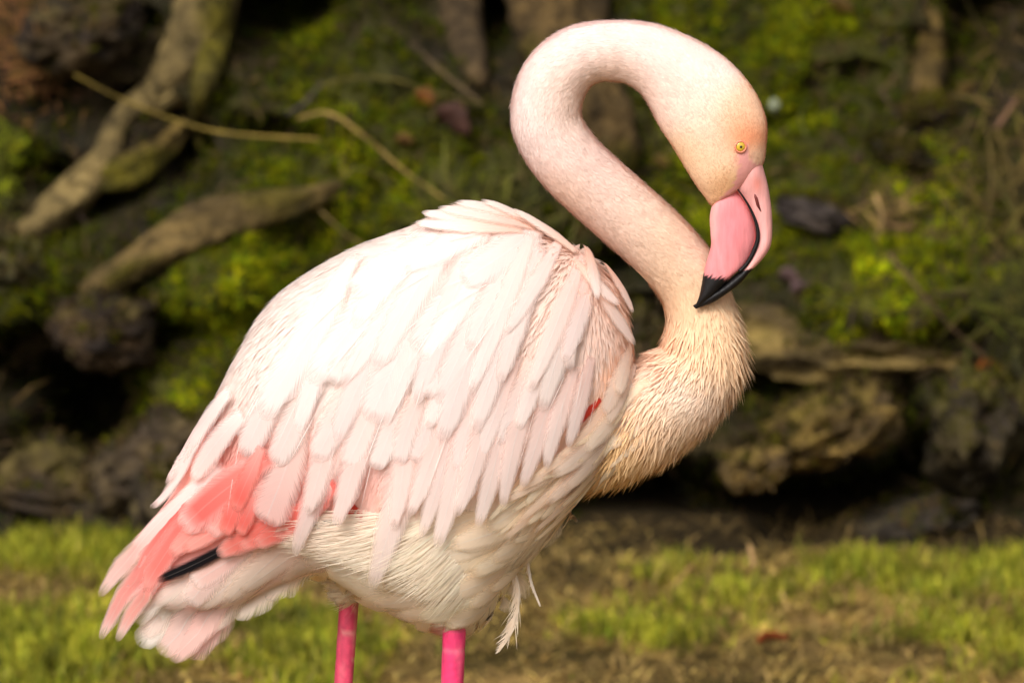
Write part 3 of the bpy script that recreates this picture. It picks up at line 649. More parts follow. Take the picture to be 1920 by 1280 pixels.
# --- down and plumes over neck, head, breast and belly
def near_neck(p):
    out_t = np.empty_like(p); idx = np.empty(len(p), int); dist = np.empty(len(p))
    for a in range(0, len(p), 20000):
        d = ((p[a:a + 20000, None] - npath[None]) ** 2).sum(-1) ** .5 - nrad[None] * .6
        idx[a:a + 20000] = d.argmin(1); dist[a:a + 20000] = d.min(1)
    return -ntan[idx], idx, dist
def body_samples(n, mask):
    i, u, v = sample_surface(f_co, f_tri, n, rng)
    t = f_tri[i]; p = f_co[t[:, 0]] * (1 - u - v)[:, None] + f_co[t[:, 1]] * u[:, None] + f_co[t[:, 2]] * v[:, None]
    nn = norm(f_no[t[:, 0]] * (1 - u - v)[:, None] + f_no[t[:, 1]] * u[:, None] + f_no[t[:, 2]] * v[:, None])
    px, py = to_px(p); k = mask(px, py, p); return p[k], nn[k], px[k], py[k]
NECKPOLY = [(930, 20), (1460, 20), (1460, 300), (1425, 330), (1385, 300), (1362, 350), (1345, 400), (1340, 480), (1430, 520), (1430, 740), (1350, 850), (1240, 920), (1120, 930), (1160, 830), (1185, 740), (1192, 690), (1190, 650), (1215, 520), (930, 300)]
p_, n_, x_, y_ = body_samples(400000, lambda a, b, p: in_poly(a, b, NECKPOLY) & ~in_poly(a, b, FACE))
t_, id_, ds_ = near_neck(p_)
low = 1 - sstep(26, 52, id_)                   # 1 on the ruffled lower neck and breast
head = sstep(120, 145, id_)
sm_ = np.maximum(np.exp(-(((x_ - 1290) / 60) ** 2 + ((y_ - 745) / 62) ** 2)), np.exp(-(((x_ - 1225) / 30) ** 2 + ((y_ - 690) / 50) ** 2))); low = low * (1 - .75 * sm_)
keep = rng.random(len(p_)) < (0.8 - .1 * low)
p_, n_, t_, low, head, x_, y_, id_ = (a[keep] for a in (p_, n_, t_, low, head, x_, y_, id_)); k = len(p_)
t_ = norm(t_ + np.array([0, 0, -1.]) * (low * (.5 + .9 * sstep(22, 6, id_)))[:, None] + rng.normal(size=(k, 3)) * (.16 + .16 * low[:, None]))
c = pigment(p_) * ((1 - low[:, None]) * np.array([.90, .89, .90]) + low[:, None] * np.array([.98, .90, .84])) * (1 + .07 * fbm(p_ * 110, 3, 301)[:, None]) * (1 + .03 * rng.normal(size=(k, 1)))
L = (rng.uniform(8, 15, k) * (1 - low) + (14 + 56 * rng.random(k) ** 1.6) * low) * (1 - .5 * head) * S
W = (rng.uniform(2.3, 3.9, k) * (1 - low) + rng.uniform(2.2, 5.2, k) * low) * (1 - .35 * head) * S
lift = rng.uniform(.05, .17, k)  + low * rng.uniform(0, .34, k) - .03 * head
o = blades(p_ - n_ * .0001, n_, t_, L, W, lift, np.clip(c * (1 - .10 * low[:, None]), 0, 1), np.clip(c * 1.03, 0, 1), 'neck_plumage', M_plume, root, nblend=.92, curl=.03, njit=.06, nvec=.12 * np.stack([fbm(p_ * 150, 3, 311), fbm(p_ * 150, 3, 321), fbm(p_ * 150, 3, 331)], -1))
o['kind'] = 'stuff'
f_ = (low < .5) & (np.abs(n_[:, 1]) < .38) & (rng.random(k) < .36); kf = f_.sum()
o = blades(p_[f_], n_[f_], t_[f_], rng.uniform(8, 17, kf) * S * (1 - .5 * head[f_]), rng.uniform(1.2, 2.1, kf) * S, rng.uniform(.12, .5, kf), c[f_], c[f_], 'neck_fuzz', M_fuzz, root, nblend=.95, curl=.2)
o['kind'] = 'stuff'
# belly plumes, long and fine, swept back
BELLY = [(560, 1040), (700, 960), (860, 950), (960, 900), (1130, 840), (1200, 900), (1090, 1010), (1020, 1100), (960, 1230), (640, 1180), (570, 1100)]
p_, n_, x_, y_ = body_samples(240000, lambda a, b, p: in_poly(a, b, BELLY) | ((p[:, 1] > .02) & (b > 950) & (a > 560)))
k = len(p_)
t_ = np.stack([np.full(k, -.9), np.zeros(k), -.45 + .4 * sstep(900, 650, x_) - .5 * sstep(860, 960, x_)], -1)
t_ = norm(t_ + rng.normal(size=(k, 3)) * .06 + .22 * np.stack([0 * x_, 0 * x_, fbm(p_ * 14, 2, 211)], -1))
c = pigment(p_) * (1 + .06 * rng.normal(size=(k, 1)))
o = blades(p_ - n_ * .0008, n_, t_, rng.uniform(70, 190, k) * (1 - .72 * sstep(1010, 1110, y_)) * (1 - .5 * sstep(680, 600, x_)) * S, rng.uniform(1.6, 3.2, k) * S, rng.uniform(.0, .035, k), np.clip(c * 1.0, 0, 1), np.clip(c * 1.03, 0, 1), 'belly_plumage', M_plume, root, nblend=.93, curl=.03, njit=.05)
o['kind'] = 'stuff'

# --- feathers, one object each
def body_ray(px, py):
    d = ray_dir(px, py); d = d / np.linalg.norm(d)
    h = BODY.ray_cast(Vector(CAM), Vector(d)); return (np.array(h[0]), np.array(h[1])) if h[0] is not None else (None, None)
FT = np.concatenate([np.linspace(0, .7, 9), [.79, .86, .91, .95, .98, 1.0]]); FU = np.array([-1, -.72, -.4, -.07, .07, .4, .72, 1.])
nf, nu = len(FT), len(FU)
kk = (np.arange(nf - 1)[:, None] * nu + np.arange(nu - 1)[None]).ravel(); FF = np.stack([kk, kk + 1, kk + nu + 1, kk + nu], -1)
def feather(base, tip, width, bend=0., h0=-.0015, h1=.0035, cb=(250, 226, 216), ct=(251, 236, 230), ce=None, shape='round', camber=.045, nsoft=.85, name='feather', conform=True, parent=None, need=0.0, ysh=0.0, roll=0.0):
    base, tip = np.array(base, float), np.array(tip, float); d = tip - base; ln = np.linalg.norm(d); pr = np.array([-d[1], d[0]]) / ln
    ln0 = ln
    if conform:
        for _ in range(24):
            if body_ray(*base)[0] is not None: break
            base = base + d * .04
        d = tip - base; ln = np.linalg.norm(d); pr = np.array([-d[1], d[0]]) / ln
    if need and ln < .62 * ln0: return None
    mids, nrm = [], []
    bn = np.zeros((nf, nu, 3))
    ylast = None
    for t in FT:
        q = base + d * t + pr * bend * 4 * t * (1 - t)
        h, n = body_ray(*q) if conform else (None, None)
        mids.append((q, h)); nrm.append(n)
    ys = np.array([np.nan if h is None else h[1] for q, h in mids])
    ok = ~np.isnan(ys)
    if ok.mean() < need: return None
    if ok.sum() == 0: ys = np.zeros(nf)
    else:
        last = np.where(ok)[0]
        if ok.sum() > 3:
            ii = np.arange(nf); pf = np.polyfit(FT[ok], ys[ok], 1)
            lin_ = np.polyval(pf, FT)
            y_end = ys[last[-1]] + np.clip(pf[0], -.06, .03) * (FT - FT[last[-1]]); y_sta = ys[last[0]] + 0 * FT
            ys = np.where(ok, ys, np.where(ii > last[-1], y_end, np.where(ii < last[0], y_sta, lin_)))
        else: ys = np.where(ok, ys, np.nanmean(ys))
    ys = np.convolve(np.pad(ys, 2, mode='edge'), np.ones(5) / 5, mode='valid') if conform else ys
    ys = ys + ysh
    mid = np.array([P(q[0], q[1], y) for (q, h), y in zip(mids, ys)])
    tg = norm(np.gradient(mid, axis=0))
    N = []
    for t, m in zip(nrm, mid):
        if t is None:
            N.append(np.array([0, -1., .15]))
        else: N.append(t)
    N = np.array(N); N = np.stack([np.convolve(np.pad(N[:, a], 3, mode='edge'), np.ones(7) / 7, mode='valid') for a in range(3)], -1)
    N = norm(N - tg * np.sum(N * tg, -1, keepdims=True))
    Wd = np.cross(N, tg)
    if roll: Wd = Wd * math.cos(roll) + N * math.sin(roll)
    if shape == 'round': t0, pw, b0 = .70, 2.2, .45
    elif shape == 'broad': t0, pw, b0 = .80, 2.6, .5
    elif shape == 'point': t0, pw, b0 = .30, 1.7, .45
    else: t0, pw, b0 = .5, 1.9, .5
    hw = (b0 + (1 - b0) * sstep(0, .5, FT)) * np.where(FT > t0, np.sqrt(np.maximum(1 - np.maximum((FT - t0) / (1 - t0), 0) ** pw, 0.0)), 1) * width * .5 * S
    rnd = rng.random(); edge = 1 + .07 * rng.normal(size=(nf, nu)) * (np.abs(FU) > .9)[None]
    edge[-1] = 1
    v = np.zeros((nf, nu, 3))
    for a in range(nf):
        lift = h0 + (h1 - h0) * FT[a] ** 1.2
        for b in range(nu):
            u = FU[b]; pos = mid[a] + Wd[a] * u * hw[a] * edge[a, b]
            hh = lift + hw[a] * camber * (1 - u * u) * 1.5 - hw[a] * camber
            if conform:
                q, n, _, ds = BODY.find_nearest(Vector(pos))
                q = np.array(q); n = np.array(n); wgt = 1 - sstep(.006, .022, ds)
                free = pos + N[a] * hh; con = q + norm(n * .5 + N[a] * .5) * hh
                pos = free * (1 - wgt) + con * wgt
                bn[a, b] = N[a] * (1 - wgt) + n * wgt
            else: pos = pos + N[a] * hh; bn[a, b] = N[a]
            v[a, b] = pos
    gu = np.gradient(v, axis=1); gt = np.gradient(v, axis=0); gn_ = norm(np.cross(gt, gu)); gn_ *= np.sign(np.sum(gn_ * bn, -1, keepdims=True) + 1e-9)
    fl_ = np.sum(np.cross(gt, gu) * bn) > 0
    vn = norm(norm(bn) * nsoft + gn_ * (1 - nsoft))
    v[:, :, :] += (rng.normal(size=3) * .0004)[None, None]
    cb, ct = lin(cb), lin(ct); T = FT[:, None, None]; c_ = cb * (1 - sstep(.15, .85, T)) + ct * sstep(.15, .85, T)
    c_ = np.broadcast_to(c_, (nf, nu, 3)).copy()
    if ce is not None:
        e = np.maximum(sstep(.45, .95, np.abs(FU))[None, :], sstep(.80, .97, FT)[:, None])[..., None]; c_ = c_ * (1 - e) + lin(ce) * e
    c_ = c_ * (1 + .02 * rng.normal())
    fuv = np.stack([np.broadcast_to(FU[None], (nf, nu)), np.broadcast_to(FT[:, None], (nf, nu)), np.full((nf, nu), rnd)], -1)
    return make_mesh(name, v.reshape(-1, 3), [FF if not fl_ else FF[:, ::-1]], M_feather, parent or root, normals=vn.reshape(-1, 3), cols=np.clip(c_, 0, 1).reshape(-1, 3), vec=fuv.reshape(-1, 3))

FLOW = np.array([(430, 720, -.45, .9), (500, 600, -.62, .78), (650, 500, -.85, .5), (800, 440, -.96, .28), (900, 400, -.97, .15), (1000, 440, -.9, .3), (1000, 500, -.8, .55), (1090, 520, -.45, .88), (1150, 560, .08, 1),
                 (1120, 640, -.12, 1), (1150, 720, -.35, .93), (1000, 700, -.33, .94), (900, 700, -.36, .93), (800, 600, -.6, .8), (700, 700, -.5, .86), (600, 650, -.62, .78), (800, 800, -.3, .95), (550, 800, -.35, .93), (950, 850, -.35, .93), (700, 860, -.3, .95)])
def flow(px, py):
    d2 = (FLOW[:, 0] - px) ** 2 + (FLOW[:, 1] - py) ** 2; wt = 1 / (d2 + 900.) ** 1.5
    v = wt @ FLOW[:, 2:]; return v / np.linalg.norm(v)
def scatter(poly, mind, tries, r=None):
    poly = np.asarray(poly, float); lo, hi = poly.min(0), poly.max(0); pts = []
    for _ in range(tries):
        q = lo + rng.random(2) * (hi - lo)
        if not in_poly(q[:1], q[1:], poly)[0]: continue
        if all((q[0] - a) ** 2 + (q[1] - b) ** 2 > mind * mind for a, b in pts): pts.append(q)
    return np.array(pts)
def scatter_flow(poly, across, along, tries):
    poly = np.asarray(poly, float); lo, hi = poly.min(0), poly.max(0); pts = []
    for _ in range(tries):
        q = lo + rng.random(2) * (hi - lo)
        if not in_poly(q[:1], q[1:], poly)[0]: continue
        f = flow(*q); ok = True
        for a in pts:
            d = q - a; l = d @ f; c = d[0] * f[1] - d[1] * f[0]
            if (l / along) ** 2 + (c / across) ** 2 < 1: ok = False; break
        if ok: pts.append(q)
    return np.array(pts)
def jit(c, a=3): return tuple(np.clip(np.array(c) + rng.normal() * a * .5 + rng.normal() * a * np.array([0, .5, .5]), 0, 255))
W1, W2 = (249, 222, 212), (248, 233, 227)

# undertail and tail
def fset(rows, **kw):
    for r in rows: feather(*r[:3], **{**kw, **(r[3] if len(r) > 3 else {})})
TAILC = dict(cb=(252, 220, 208), ct=(253, 232, 221))
fset([((470, 1020), (262, 1190), 52), ((480, 1040), (300, 1225), 62, dict(ct=(250, 214, 204))), ((520, 1050), (345, 1230), 66, dict(ct=(250, 206, 198))), ((440, 1010), (250, 1165), 44, dict(ct=(252, 240, 228))),
      ((450, 1030), (258, 1210), 60, dict(ct=(252, 240, 228))), ((500, 1060), (318, 1238), 50, dict(ct=(249, 206, 196)))], h0=0, h1=.001, shape='broad', name='tail_feather', ysh=-.004, **TAILC)
fset([((560, 1020), (395, 1180), 60), ((600, 1040), (440, 1160), 56), ((640, 1030), (490, 1130), 56), ((600, 1010), (450, 1110), 60), ((660, 1010), (530, 1090), 60), ((570, 1000), (420, 1130), 64), ((520, 1010), (370, 1150), 60), ((690, 1000), (575, 1060), 60)],
     h0=0, h1=.004, shape='soft', ysh=-.004, cb=(250, 222, 206), ct=(252, 234, 218))
fset([((450, 1030), (352, 1132), 58, dict(bend=4)), ((470, 1025), (360, 1094), 56, dict(ct=(251, 214, 204)))], h0=.001, h1=.006, shape='broad', cb=(250, 210, 200), ct=(251, 222, 212), ce=(252, 232, 224), ysh=-.004)
# black flight feathers
fset([((490, 985), (293, 1088), 27, dict(bend=-7, shape='round')), ((640, 975), (440, 1020), 26, dict(bend=6))], h0=.006, h1=.009, shape='broad', cb=(20, 16, 18), ct=(18, 16, 20), name='flight_feather', camber=.05, ysh=-.006)
# coral flight and covert feathers
CO, COP = (247, 118, 110), (250, 168, 156)
fset([((430, 860), (188, 1115), 46, dict(ct=(250, 192, 182), cb=(252, 232, 226), bend=14)), ((360, 930), (190, 1195), 42, dict(bend=10, ct=(250, 172, 162))), ((375, 960), (222, 1198), 40, dict(bend=8, ct=(250, 176, 164))), ((380, 930), (232, 1130), 44, dict(bend=6, ct=(250, 150, 140))),
      ((440, 880), (262, 1118), 56, dict(bend=10, ce=(251, 186, 176)))], h0=.006, h1=.008, shape='soft', cb=CO, ct=(249, 140, 130), ce=(253, 216, 208), ysh=-.006)
fset([((560, 950), (410, 1036), 56, dict(ct=(249, 132, 120))), ((620, 930), (480, 1018), 58), ((640, 900), (520, 1005), 56), ((600, 940), (450, 1020), 60), ((520, 915), (345, 1030), 48, dict(ct=COP)), ((480, 900), (320, 1040), 56, dict(ct=COP, cb=(248, 120, 112)))],
     h0=.009, h1=.011, shape='soft', cb=(246, 128, 118), ct=(247, 132, 120), ce=(251, 178, 166), ysh=-.006)
fset([((520, 850), (345, 990), 76, dict(bend=6, ct=(250, 120, 112))), ((500, 860), (398, 1000), 56, dict(ct=COP, cb=(250, 180, 168)))], h0=.011, h1=.014, shape='round', cb=(250, 150, 140), ct=(248, 110, 104), ce=(252, 206, 198), ysh=-.006)
fset([((500, 830), (448, 952), 44), ((480, 870), (428, 996), 44), ((505, 890), (455, 996), 34)], h0=.012, h1=.016, shape='round', cb=(251, 178, 168), ct=(248, 120, 110), ce=(251, 158, 146), ysh=-.006)
fset([((450, 730), (330, 920), 60, dict(bend=8)), ((470, 770), (372, 900), 60, dict(bend=6)), ((430, 760), (300, 960), 44, dict(bend=8))], h0=.010, h1=.013, shape='soft', cb=(252, 236, 230), ct=(252, 226, 218), ysh=-.004)
# coral glimpses under the wing
fset([((672, 945), (626, 985), 26), ((676, 952), (670, 992), 22), ((1128, 745), (1066, 806), 20)], h0=.002, h1=.003, shape='soft', cb=(222, 70, 52), ct=(224, 80, 58))
# lower rank of the wing, long and drooping
LOW = [((790, 760), (705, 1085), 74), ((900, 680), (818, 1018), 62), ((700, 760), (640, 972), 60), ((660, 780), (563, 1022), 56), ((570, 790), (512, 968), 84, dict(shape='broad', ct=(251, 212, 204))), ((760, 770), (740, 980), 54), ((850, 740), (770, 960), 54),
       ((960, 720), (885, 980), 52), ((1000, 700), (930, 940), 50), ((1040, 690), (965, 905), 50), ((1080, 680), (1010, 870), 46), ((930, 700), (850, 960), 54), ((620, 790), (590, 950), 60), ((1110, 660), (1050, 830), 44), ((870, 700), (790, 1000), 50)]
fset([(a, b, wd, {**dict(h0=.003, h1=.0165 + .002 * rng.random() + .002 * (b[0] < 660), bend=rng.uniform(-8, 8), shape='point', cb=jit((249, 218, 208)), ct=jit((250, 231, 224))), **(r[0] if r else {})}) for a, b, wd, *r in LOW])
MIDT = [(467, 853, 70), (523, 867, 62), (597, 860, 60), (655, 872, 56), (707, 877, 54), (750, 867, 46), (777, 865, 42), (893, 860, 44), (850, 880, 46), (967, 802, 44), (1010, 755, 42), (930, 830, 44), (1047, 678, 44), (797, 743, 46), (713, 688, 46), (623, 720, 50), (800, 800, 48)]
for tx, ty, wd in MIDT:
    f = flow(tx, ty - 60); L = 190 + rng.uniform(-20, 30)
    feather((tx - f[0] * L, ty - f[1] * L), (tx, ty), wd, bend=rng.uniform(-6, 10), h0=.004, h1=.0108 + rng.uniform(-.0015, .0015), cb=jit(W1), ct=jit(W2), shape='round' if tx < 800 else 'soft')
# scapulars and coverts over the whole wing and back
WING = [(392, 780), (440, 650), (520, 555), (640, 475), (770, 430), (880, 405), (960, 418), (1030, 480), (1105, 545), (1155, 620), (1178, 690), (1110, 760), (1020, 780), (930, 800), (830, 830), (700, 840), (560, 835), (440, 830)]
W_LEFT = [(392, 780), (440, 650), (520, 555), (640, 475), (770, 430), (880, 405), (900, 480), (860, 560), (800, 640), (740, 740), (700, 840), (560, 835), (440, 830)]
W_RIGHT = [(880, 405), (960, 418), (1030, 480), (1105, 545), (1155, 620), (1178, 690), (1110, 760), (1020, 780), (930, 800), (830, 830), (700, 840), (740, 740), (800, 640), (860, 560), (900, 480)]
for poly, gap in ((W_LEFT, (50, 125)), (W_RIGHT, (37, 108))):
    for tx, ty in scatter_flow(poly, *gap, 6000):
        f = flow(tx, ty - 30); sh = sstep(960, 1120, tx) * sstep(740, 540, ty); rt = sstep(800, 1000, tx)
        L = rng.uniform(290, 440) * (1 - .5 * sh) * (1 - .15 * rt); wd = rng.uniform(54, 84) * (1 - .36 * rt)
        a = rng.normal() * .06; f = np.array([f[0] * math.cos(a) - f[1] * math.sin(a), f[0] * math.sin(a) + f[1] * math.cos(a)])
        pk = sstep(780, 1150, tx)
        feather((tx - f[0] * L, ty - f[1] * L), (tx, ty), wd, bend=rng.uniform(-4, 14), h0=.005, h1=.0098 + rng.uniform(-.0016, .0016), cb=jit((250, 230 - 13 * pk, 222 - 18 * pk)), ct=jit((247, 233 - 6 * pk, 228 - 10 * pk)), need=1.0, shape=random.choice(['round', 'soft', 'point', 'point']))
# hump of the back and ragged shoulder
for (a, b, wd) in [((960, 425), (800, 424), 40), ((985, 440), (785, 440), 36), ((1010, 440), (830, 416), 44), ((1040, 455), (900, 403), 44), ((1000, 430), (860, 406), 46), ((1080, 485), (950, 420), 46), ((1070, 490), (1140, 580), 32), ((1095, 520), (1165, 650), 34)]:
    feather(a, b, wd, bend=rng.uniform(-4, 8), h0=.006, h1=.016, cb=jit((250, 214, 196)), ct=jit((252, 234, 224)), need=.7, shape='soft')
for tx, ty in scatter([(1040, 470), (1120, 470), (1165, 510), (1178, 600), (1130, 600), (1060, 540)], 52, 800):
    f = flow(tx, ty); f = f / np.linalg.norm(f); a = rng.normal() * .35; f = np.array([f[0] * math.cos(a) - f[1] * math.sin(a), f[0] * math.sin(a) + f[1] * math.cos(a)])
    L = rng.uniform(80, 140); feather((tx - f[0] * L, ty - f[1] * L), (tx, ty), rng.uniform(24, 40), h0=.008, h1=.0165, bend=rng.uniform(-6, 6), cb=jit((249, 208, 188)), ct=jit((252, 234, 225)), need=1.0, shape='point')
# leading edge and flank, cream and narrow
FLANK = [(1150, 750), (1150, 830), (1130, 880), (1060, 965), (960, 1010), (900, 1010), (900, 950), (980, 890), (1060, 830)]
for tx, ty in scatter(FLANK, 25, 3000):
    a = rng.normal() * .12; f = np.array([-.80, .60]); f = np.array([f[0] * math.cos(a) - f[1] * math.sin(a), f[0] * math.sin(a) + f[1] * math.cos(a)])
    L = rng.uniform(100, 170)
    feather((tx - f[0] * L, ty - f[1] * L), (tx, ty), rng.uniform(16, 32), bend=rng.uniform(-10, 4), h0=.001, h1=.010 + rng.uniform(0, .004), cb=jit((249, 222, 192)), ct=jit((251, 234, 208)), shape='point')
fset([((1192, 610), (1135, 735), 46), ((1190, 640), (1112, 770), 50), ((1188, 680), (1118, 785), 44), ((1186, 715), (1075, 835), 46, dict(bend=-8)), ((1184, 745), (1020, 880), 46, dict(bend=-10)), ((1180, 770), (1040, 905), 42, dict(bend=-6)), ((1176, 800), (1010, 930), 40)],
     h0=.004, h1=.017, shape='soft', cb=(250, 226, 210), ct=(251, 232, 216))
fset([((1165, 690), (1035, 850), 34, dict(bend=-16)), ((1165, 720), (1000, 880), 36, dict(bend=-12)), ((1160, 760), (960, 910), 34, dict(bend=-10)), ((1150, 790), (930, 935), 32, dict(bend=-8)), ((1150, 820), (960, 965), 34), ((1120, 850), (930, 1000), 36), ((1140, 860), (985, 985), 30)], h0=.004, h1=.014, shape='point', cb=(250, 222, 200), ct=(250, 226, 204))

# small soft plumage under and between the large feathers
UND = [(392, 780), (440, 640), (520, 545), (640, 460), (770, 410), (880, 370), (960, 380), (1040, 430), (1130, 470), (1190, 520), (1205, 700), (1190, 800), (1100, 880), (1000, 960), (600, 960), (430, 900)]
p_, n_, x_, y_ = body_samples(150000, lambda a, b, p: in_poly(a, b, UND))
_dn = np.stack([np.linalg.norm(p_ - npath[i], axis=1) - nrad[i] * 1.06 for i in range(14, 160, 3)]).min(0); kp = _dn > 0
p_, n_, x_, y_ = p_[kp], n_[kp], x_[kp], y_[kp]; k = len(p_)
d2 = (FLOW[None, :, 0] - x_[:, None]) ** 2 + (FLOW[None, :, 1] - y_[:, None]) ** 2; fv_ = norm((1 / (d2 + 900.) ** 1.5) @ FLOW[:, 2:])
t_ = norm(np.stack([fv_[:, 0], 0 * x_, -fv_[:, 1]], -1) + rng.normal(size=(k, 3)) * .16)
c = pigment(p_) * (1 + .07 * fbm(p_ * 60, 2, 341)[:, None])
o = blades(p_ - n_ * .0005, n_, t_, rng.uniform(36, 80, k) * S, rng.uniform(6, 13, k) * S, rng.uniform(.0, .045, k), np.clip(c * .96, 0, 1), np.clip(c, 0, 1), 'under_plumage', M_down, root, nblend=.94, curl=.03, njit=.04)
o['kind'] = 'stuff'
# stray filaments lying over the wing
_n = 45; _q = scatter(WING, 9, 2600)[:_n]; pts_, ns_, ts_ = [], [], []
for a, b in _q:
    h, n = body_ray(a, b)
    if h is None or n[1] > -.6: continue
    f = flow(a, b); t3 = P(a + f[0] * 10, b + f[1] * 10, h[1]) - P(a, b, h[1]); pts_.append(h + n * rng.uniform(.006, .011)); ns_.append(n); ts_.append(t3)
pts_, ns_, ts_ = np.array(pts_), np.array(ns_), norm(np.array(ts_)); k = len(pts_); ts_ = norm(ts_ + rng.normal(size=(k, 3)) * .14)
o = blades(pts_, ns_, ts_, rng.uniform(50, 150, k) * S, rng.uniform(1.0, 1.7, k) * S, rng.uniform(.0, .03, k), np.tile(lin((252, 240, 234)), (k, 1)), np.tile(lin((253, 246, 242)), (k, 1)), 'filaments', M_down, root, nblend=.9, curl=.06)
o['kind'] = 'stuff'
# long soft feathers draped over the belly
BELLYF = [(640, 1040), (720, 1000), (860, 985), (985, 950), (1040, 960), (985, 1060), (930, 1150), (860, 1172), (720, 1152), (640, 1118)]
for tx, ty in scatter(BELLYF, 40, 3000):
    f = np.array([-.9, .42 - .35 * sstep(880, 680, tx) + .5 * sstep(860, 980, tx)]); f /= np.linalg.norm(f); a = rng.normal() * .07; f = np.array([f[0] * math.cos(a) - f[1] * math.sin(a), f[0] * math.sin(a) + f[1] * math.cos(a)])
    L = rng.uniform(140, 230)
    feather((tx - f[0] * L, ty - f[1] * L), (tx, ty), rng.uniform(44, 74), bend=rng.uniform(-14, -2), h0=.001, h1=.0068 + rng.uniform(-.001, .0015), cb=jit((249, 228, 198)), ct=jit((252, 236, 212)), shape='soft')
# loose plumes hanging under the belly
def plume(pts, r0, wd, barbs, name, c, y):
    n = 30; q = catmull(pts, n); path = P(q[:, 0], q[:, 1], np.full(n, y))
    v, f = tube(path, np.linspace(r0, r0 * .4, n) * S, 6)
    m = 170; t = rng.uniform(.1, 1, m); k = (t * (n - 1)).astype(int); s = rng.choice([-1, 1], m, p=barbs)
    tgn = norm(np.gradient(path, axis=0))[k]; sd = np.cross(tgn, np.array([0, 1., 0])) * s[:, None]
    d = norm(tgn + sd * rng.uniform(.12, .5, m)[:, None] + rng.normal(size=(m, 3)) * .1)
    o = make_mesh(name, v, f, M_down, root, cols=np.tile(lin(c), (len(v), 1)))
    b = blades(path[k], np.tile([0, -1., 0], (m, 1)), d, rng.uniform(.5, 1, m) * wd * S * np.sin(math.pi * (.15 + .8 * t)), rng.uniform(1.0, 2.0, m) * S, rng.normal(size=m) * .1, np.tile(lin(c), (m, 1)), np.tile(lin(c), (m, 1)), 'barbs', M_down, o, nblend=.5)
    b['kind'] = 'stuff'
    return o
plume([(955, 1050), (972, 1095), (972, 1140), (960, 1185), (935, 1222)], 2.4, 64, (.95, .05), 'plume', (250, 234, 214), -.03)
plume([(980, 1000), (988, 1050), (996, 1092), (1013, 1136)], 4.5, 13, (.5, .5), 'plume', (252, 240, 226), -.02)
fset([((900, 1080), (905, 1188), 44), ((930, 1060), (918, 1170), 40), ((880, 1090), (880, 1192), 36), ((860, 1060), (845, 1182), 46), ((810, 1090), (790, 1182), 50), ((945, 1030), (945, 1120), 44), ((640, 1080), (632, 1142), 40), ((610, 1060), (590, 1098), 36)], h0=-.001, h1=.005, shape='soft', cb=(247, 228, 192), ct=(250, 236, 206))

# --- bill
LB = np.array([(1338, 372, 1368, 340, 20, -.015), (1331, 405, 1390, 367, 27, -.015), (1332, 435, 1406, 396, 30, -.015), (1333, 460, 1415, 424, 30, -.016), (1326, 486, 1417, 448, 28, -.017), (1320, 508, 1409, 474, 25, -.018), (1316, 530, 1395, 498, 22, -.019), (1313, 546, 1374, 517, 18, -.020), (1309, 561, 1344, 547, 12, -.021), (1303, 574, 1314, 572, 5, -.021)], float)
UB = np.array([(1366, 280, 1424, 288, 34, -.0145), (1372, 316, 1432, 318, 37, -.0145), (1374, 350, 1438, 340, 32, -.015), (1392, 374, 1443, 366, 26, -.015), (1406, 398, 1447, 397, 24, -.015), (1415, 424, 1448, 428, 22, -.016), (1417, 446, 1445, 460, 21, -.017), (1410, 470, 1431, 484, 20, -.018), (1395, 499, 1410, 506, 18, -.019), (1374, 519, 1388, 531, 16, -.020), (1348, 541, 1366, 548, 12, -.021), (1322, 558, 1337, 567, 8, -.021), (1299, 573, 1305, 579, 3, -.021)], float)
def bill(name, secs, fcol):
    v, f = loft(secs, 90, 48, 2.2); x, y = to_px(v); return make_mesh(name, v, f, M_bill, root, cols=np.clip(fcol(x, y, v), 0, 1))
def lowc(x, y, v):
    st = fbm(np.stack([x * .12, y * .012, 0 * x], -1), 3, 5); ln = 519 + 9 * st + 3 * np.sin(x * .8) + (1325 - x).clip(0, 20) * -1.2
    k = sstep(-1.5, 1.5, y - ln)[:, None]; pk = lin((230, 142, 144)) * (1 + .16 * fbm(np.stack([x * .03, y * .03, 0 * x], -1), 3, 8)[:, None])
    pale = sstep(1352, 1334, x)[:, None] * sstep(470, 420, y)[:, None]; dp = np.exp(-(((x - 1375) / 30) ** 2 + ((y - 430) / 55) ** 2))[:, None] * .55; pk = pk * (1 - dp) + lin((222, 116, 124)) * dp; pk = pk * (1 - .6 * pale) + lin((240, 190, 182)) * .6 * pale
    return pk * (1 - k) + lin((14, 11, 12)) * k
def upc(x, y, v):
    k = sstep(-1.5, 1.5, y - (505 + (1402 - x) * .2))[:, None]; pk = lin((236, 168, 162)) * (1 + .12 * fbm(np.stack([x * .04, y * .03, 0 * x], -1), 3, 8)[:, None])
    nk = np.exp(-(((x - 1420) / 9) ** 2 + ((y - 345) / 14) ** 2))[:, None] * .6; pk = pk * (1 - nk) + lin((236, 130, 110)) * nk
    return pk * (1 - k) + lin((14, 11, 12)) * k
lower = bill('lower_bill', LB, lowc); upper = bill('upper_bill', UB, upc)
gp = catmull([(1377, 347), (1394, 370), (1409, 396), (1419, 423), (1421, 447), (1413, 472), (1400, 495), (1386, 509)], 50)
gy_ = np.interp(np.linspace(0, 1, 50), [0, .3, .6, 1], [-.0285, -.0276, -.0278, -.0270])
v, f = tube(P(gp[:, 0], gp[:, 1], gy_), np.interp(np.linspace(0, 1, 50), [0, .3, .7, 1], [1.0, 2.6, 4.4, 3.0]) * S, 8)
make_mesh('bill_edge', v, f, M_bill, root, cols=np.tile(lin((14, 11, 12)), (len(v), 1)))
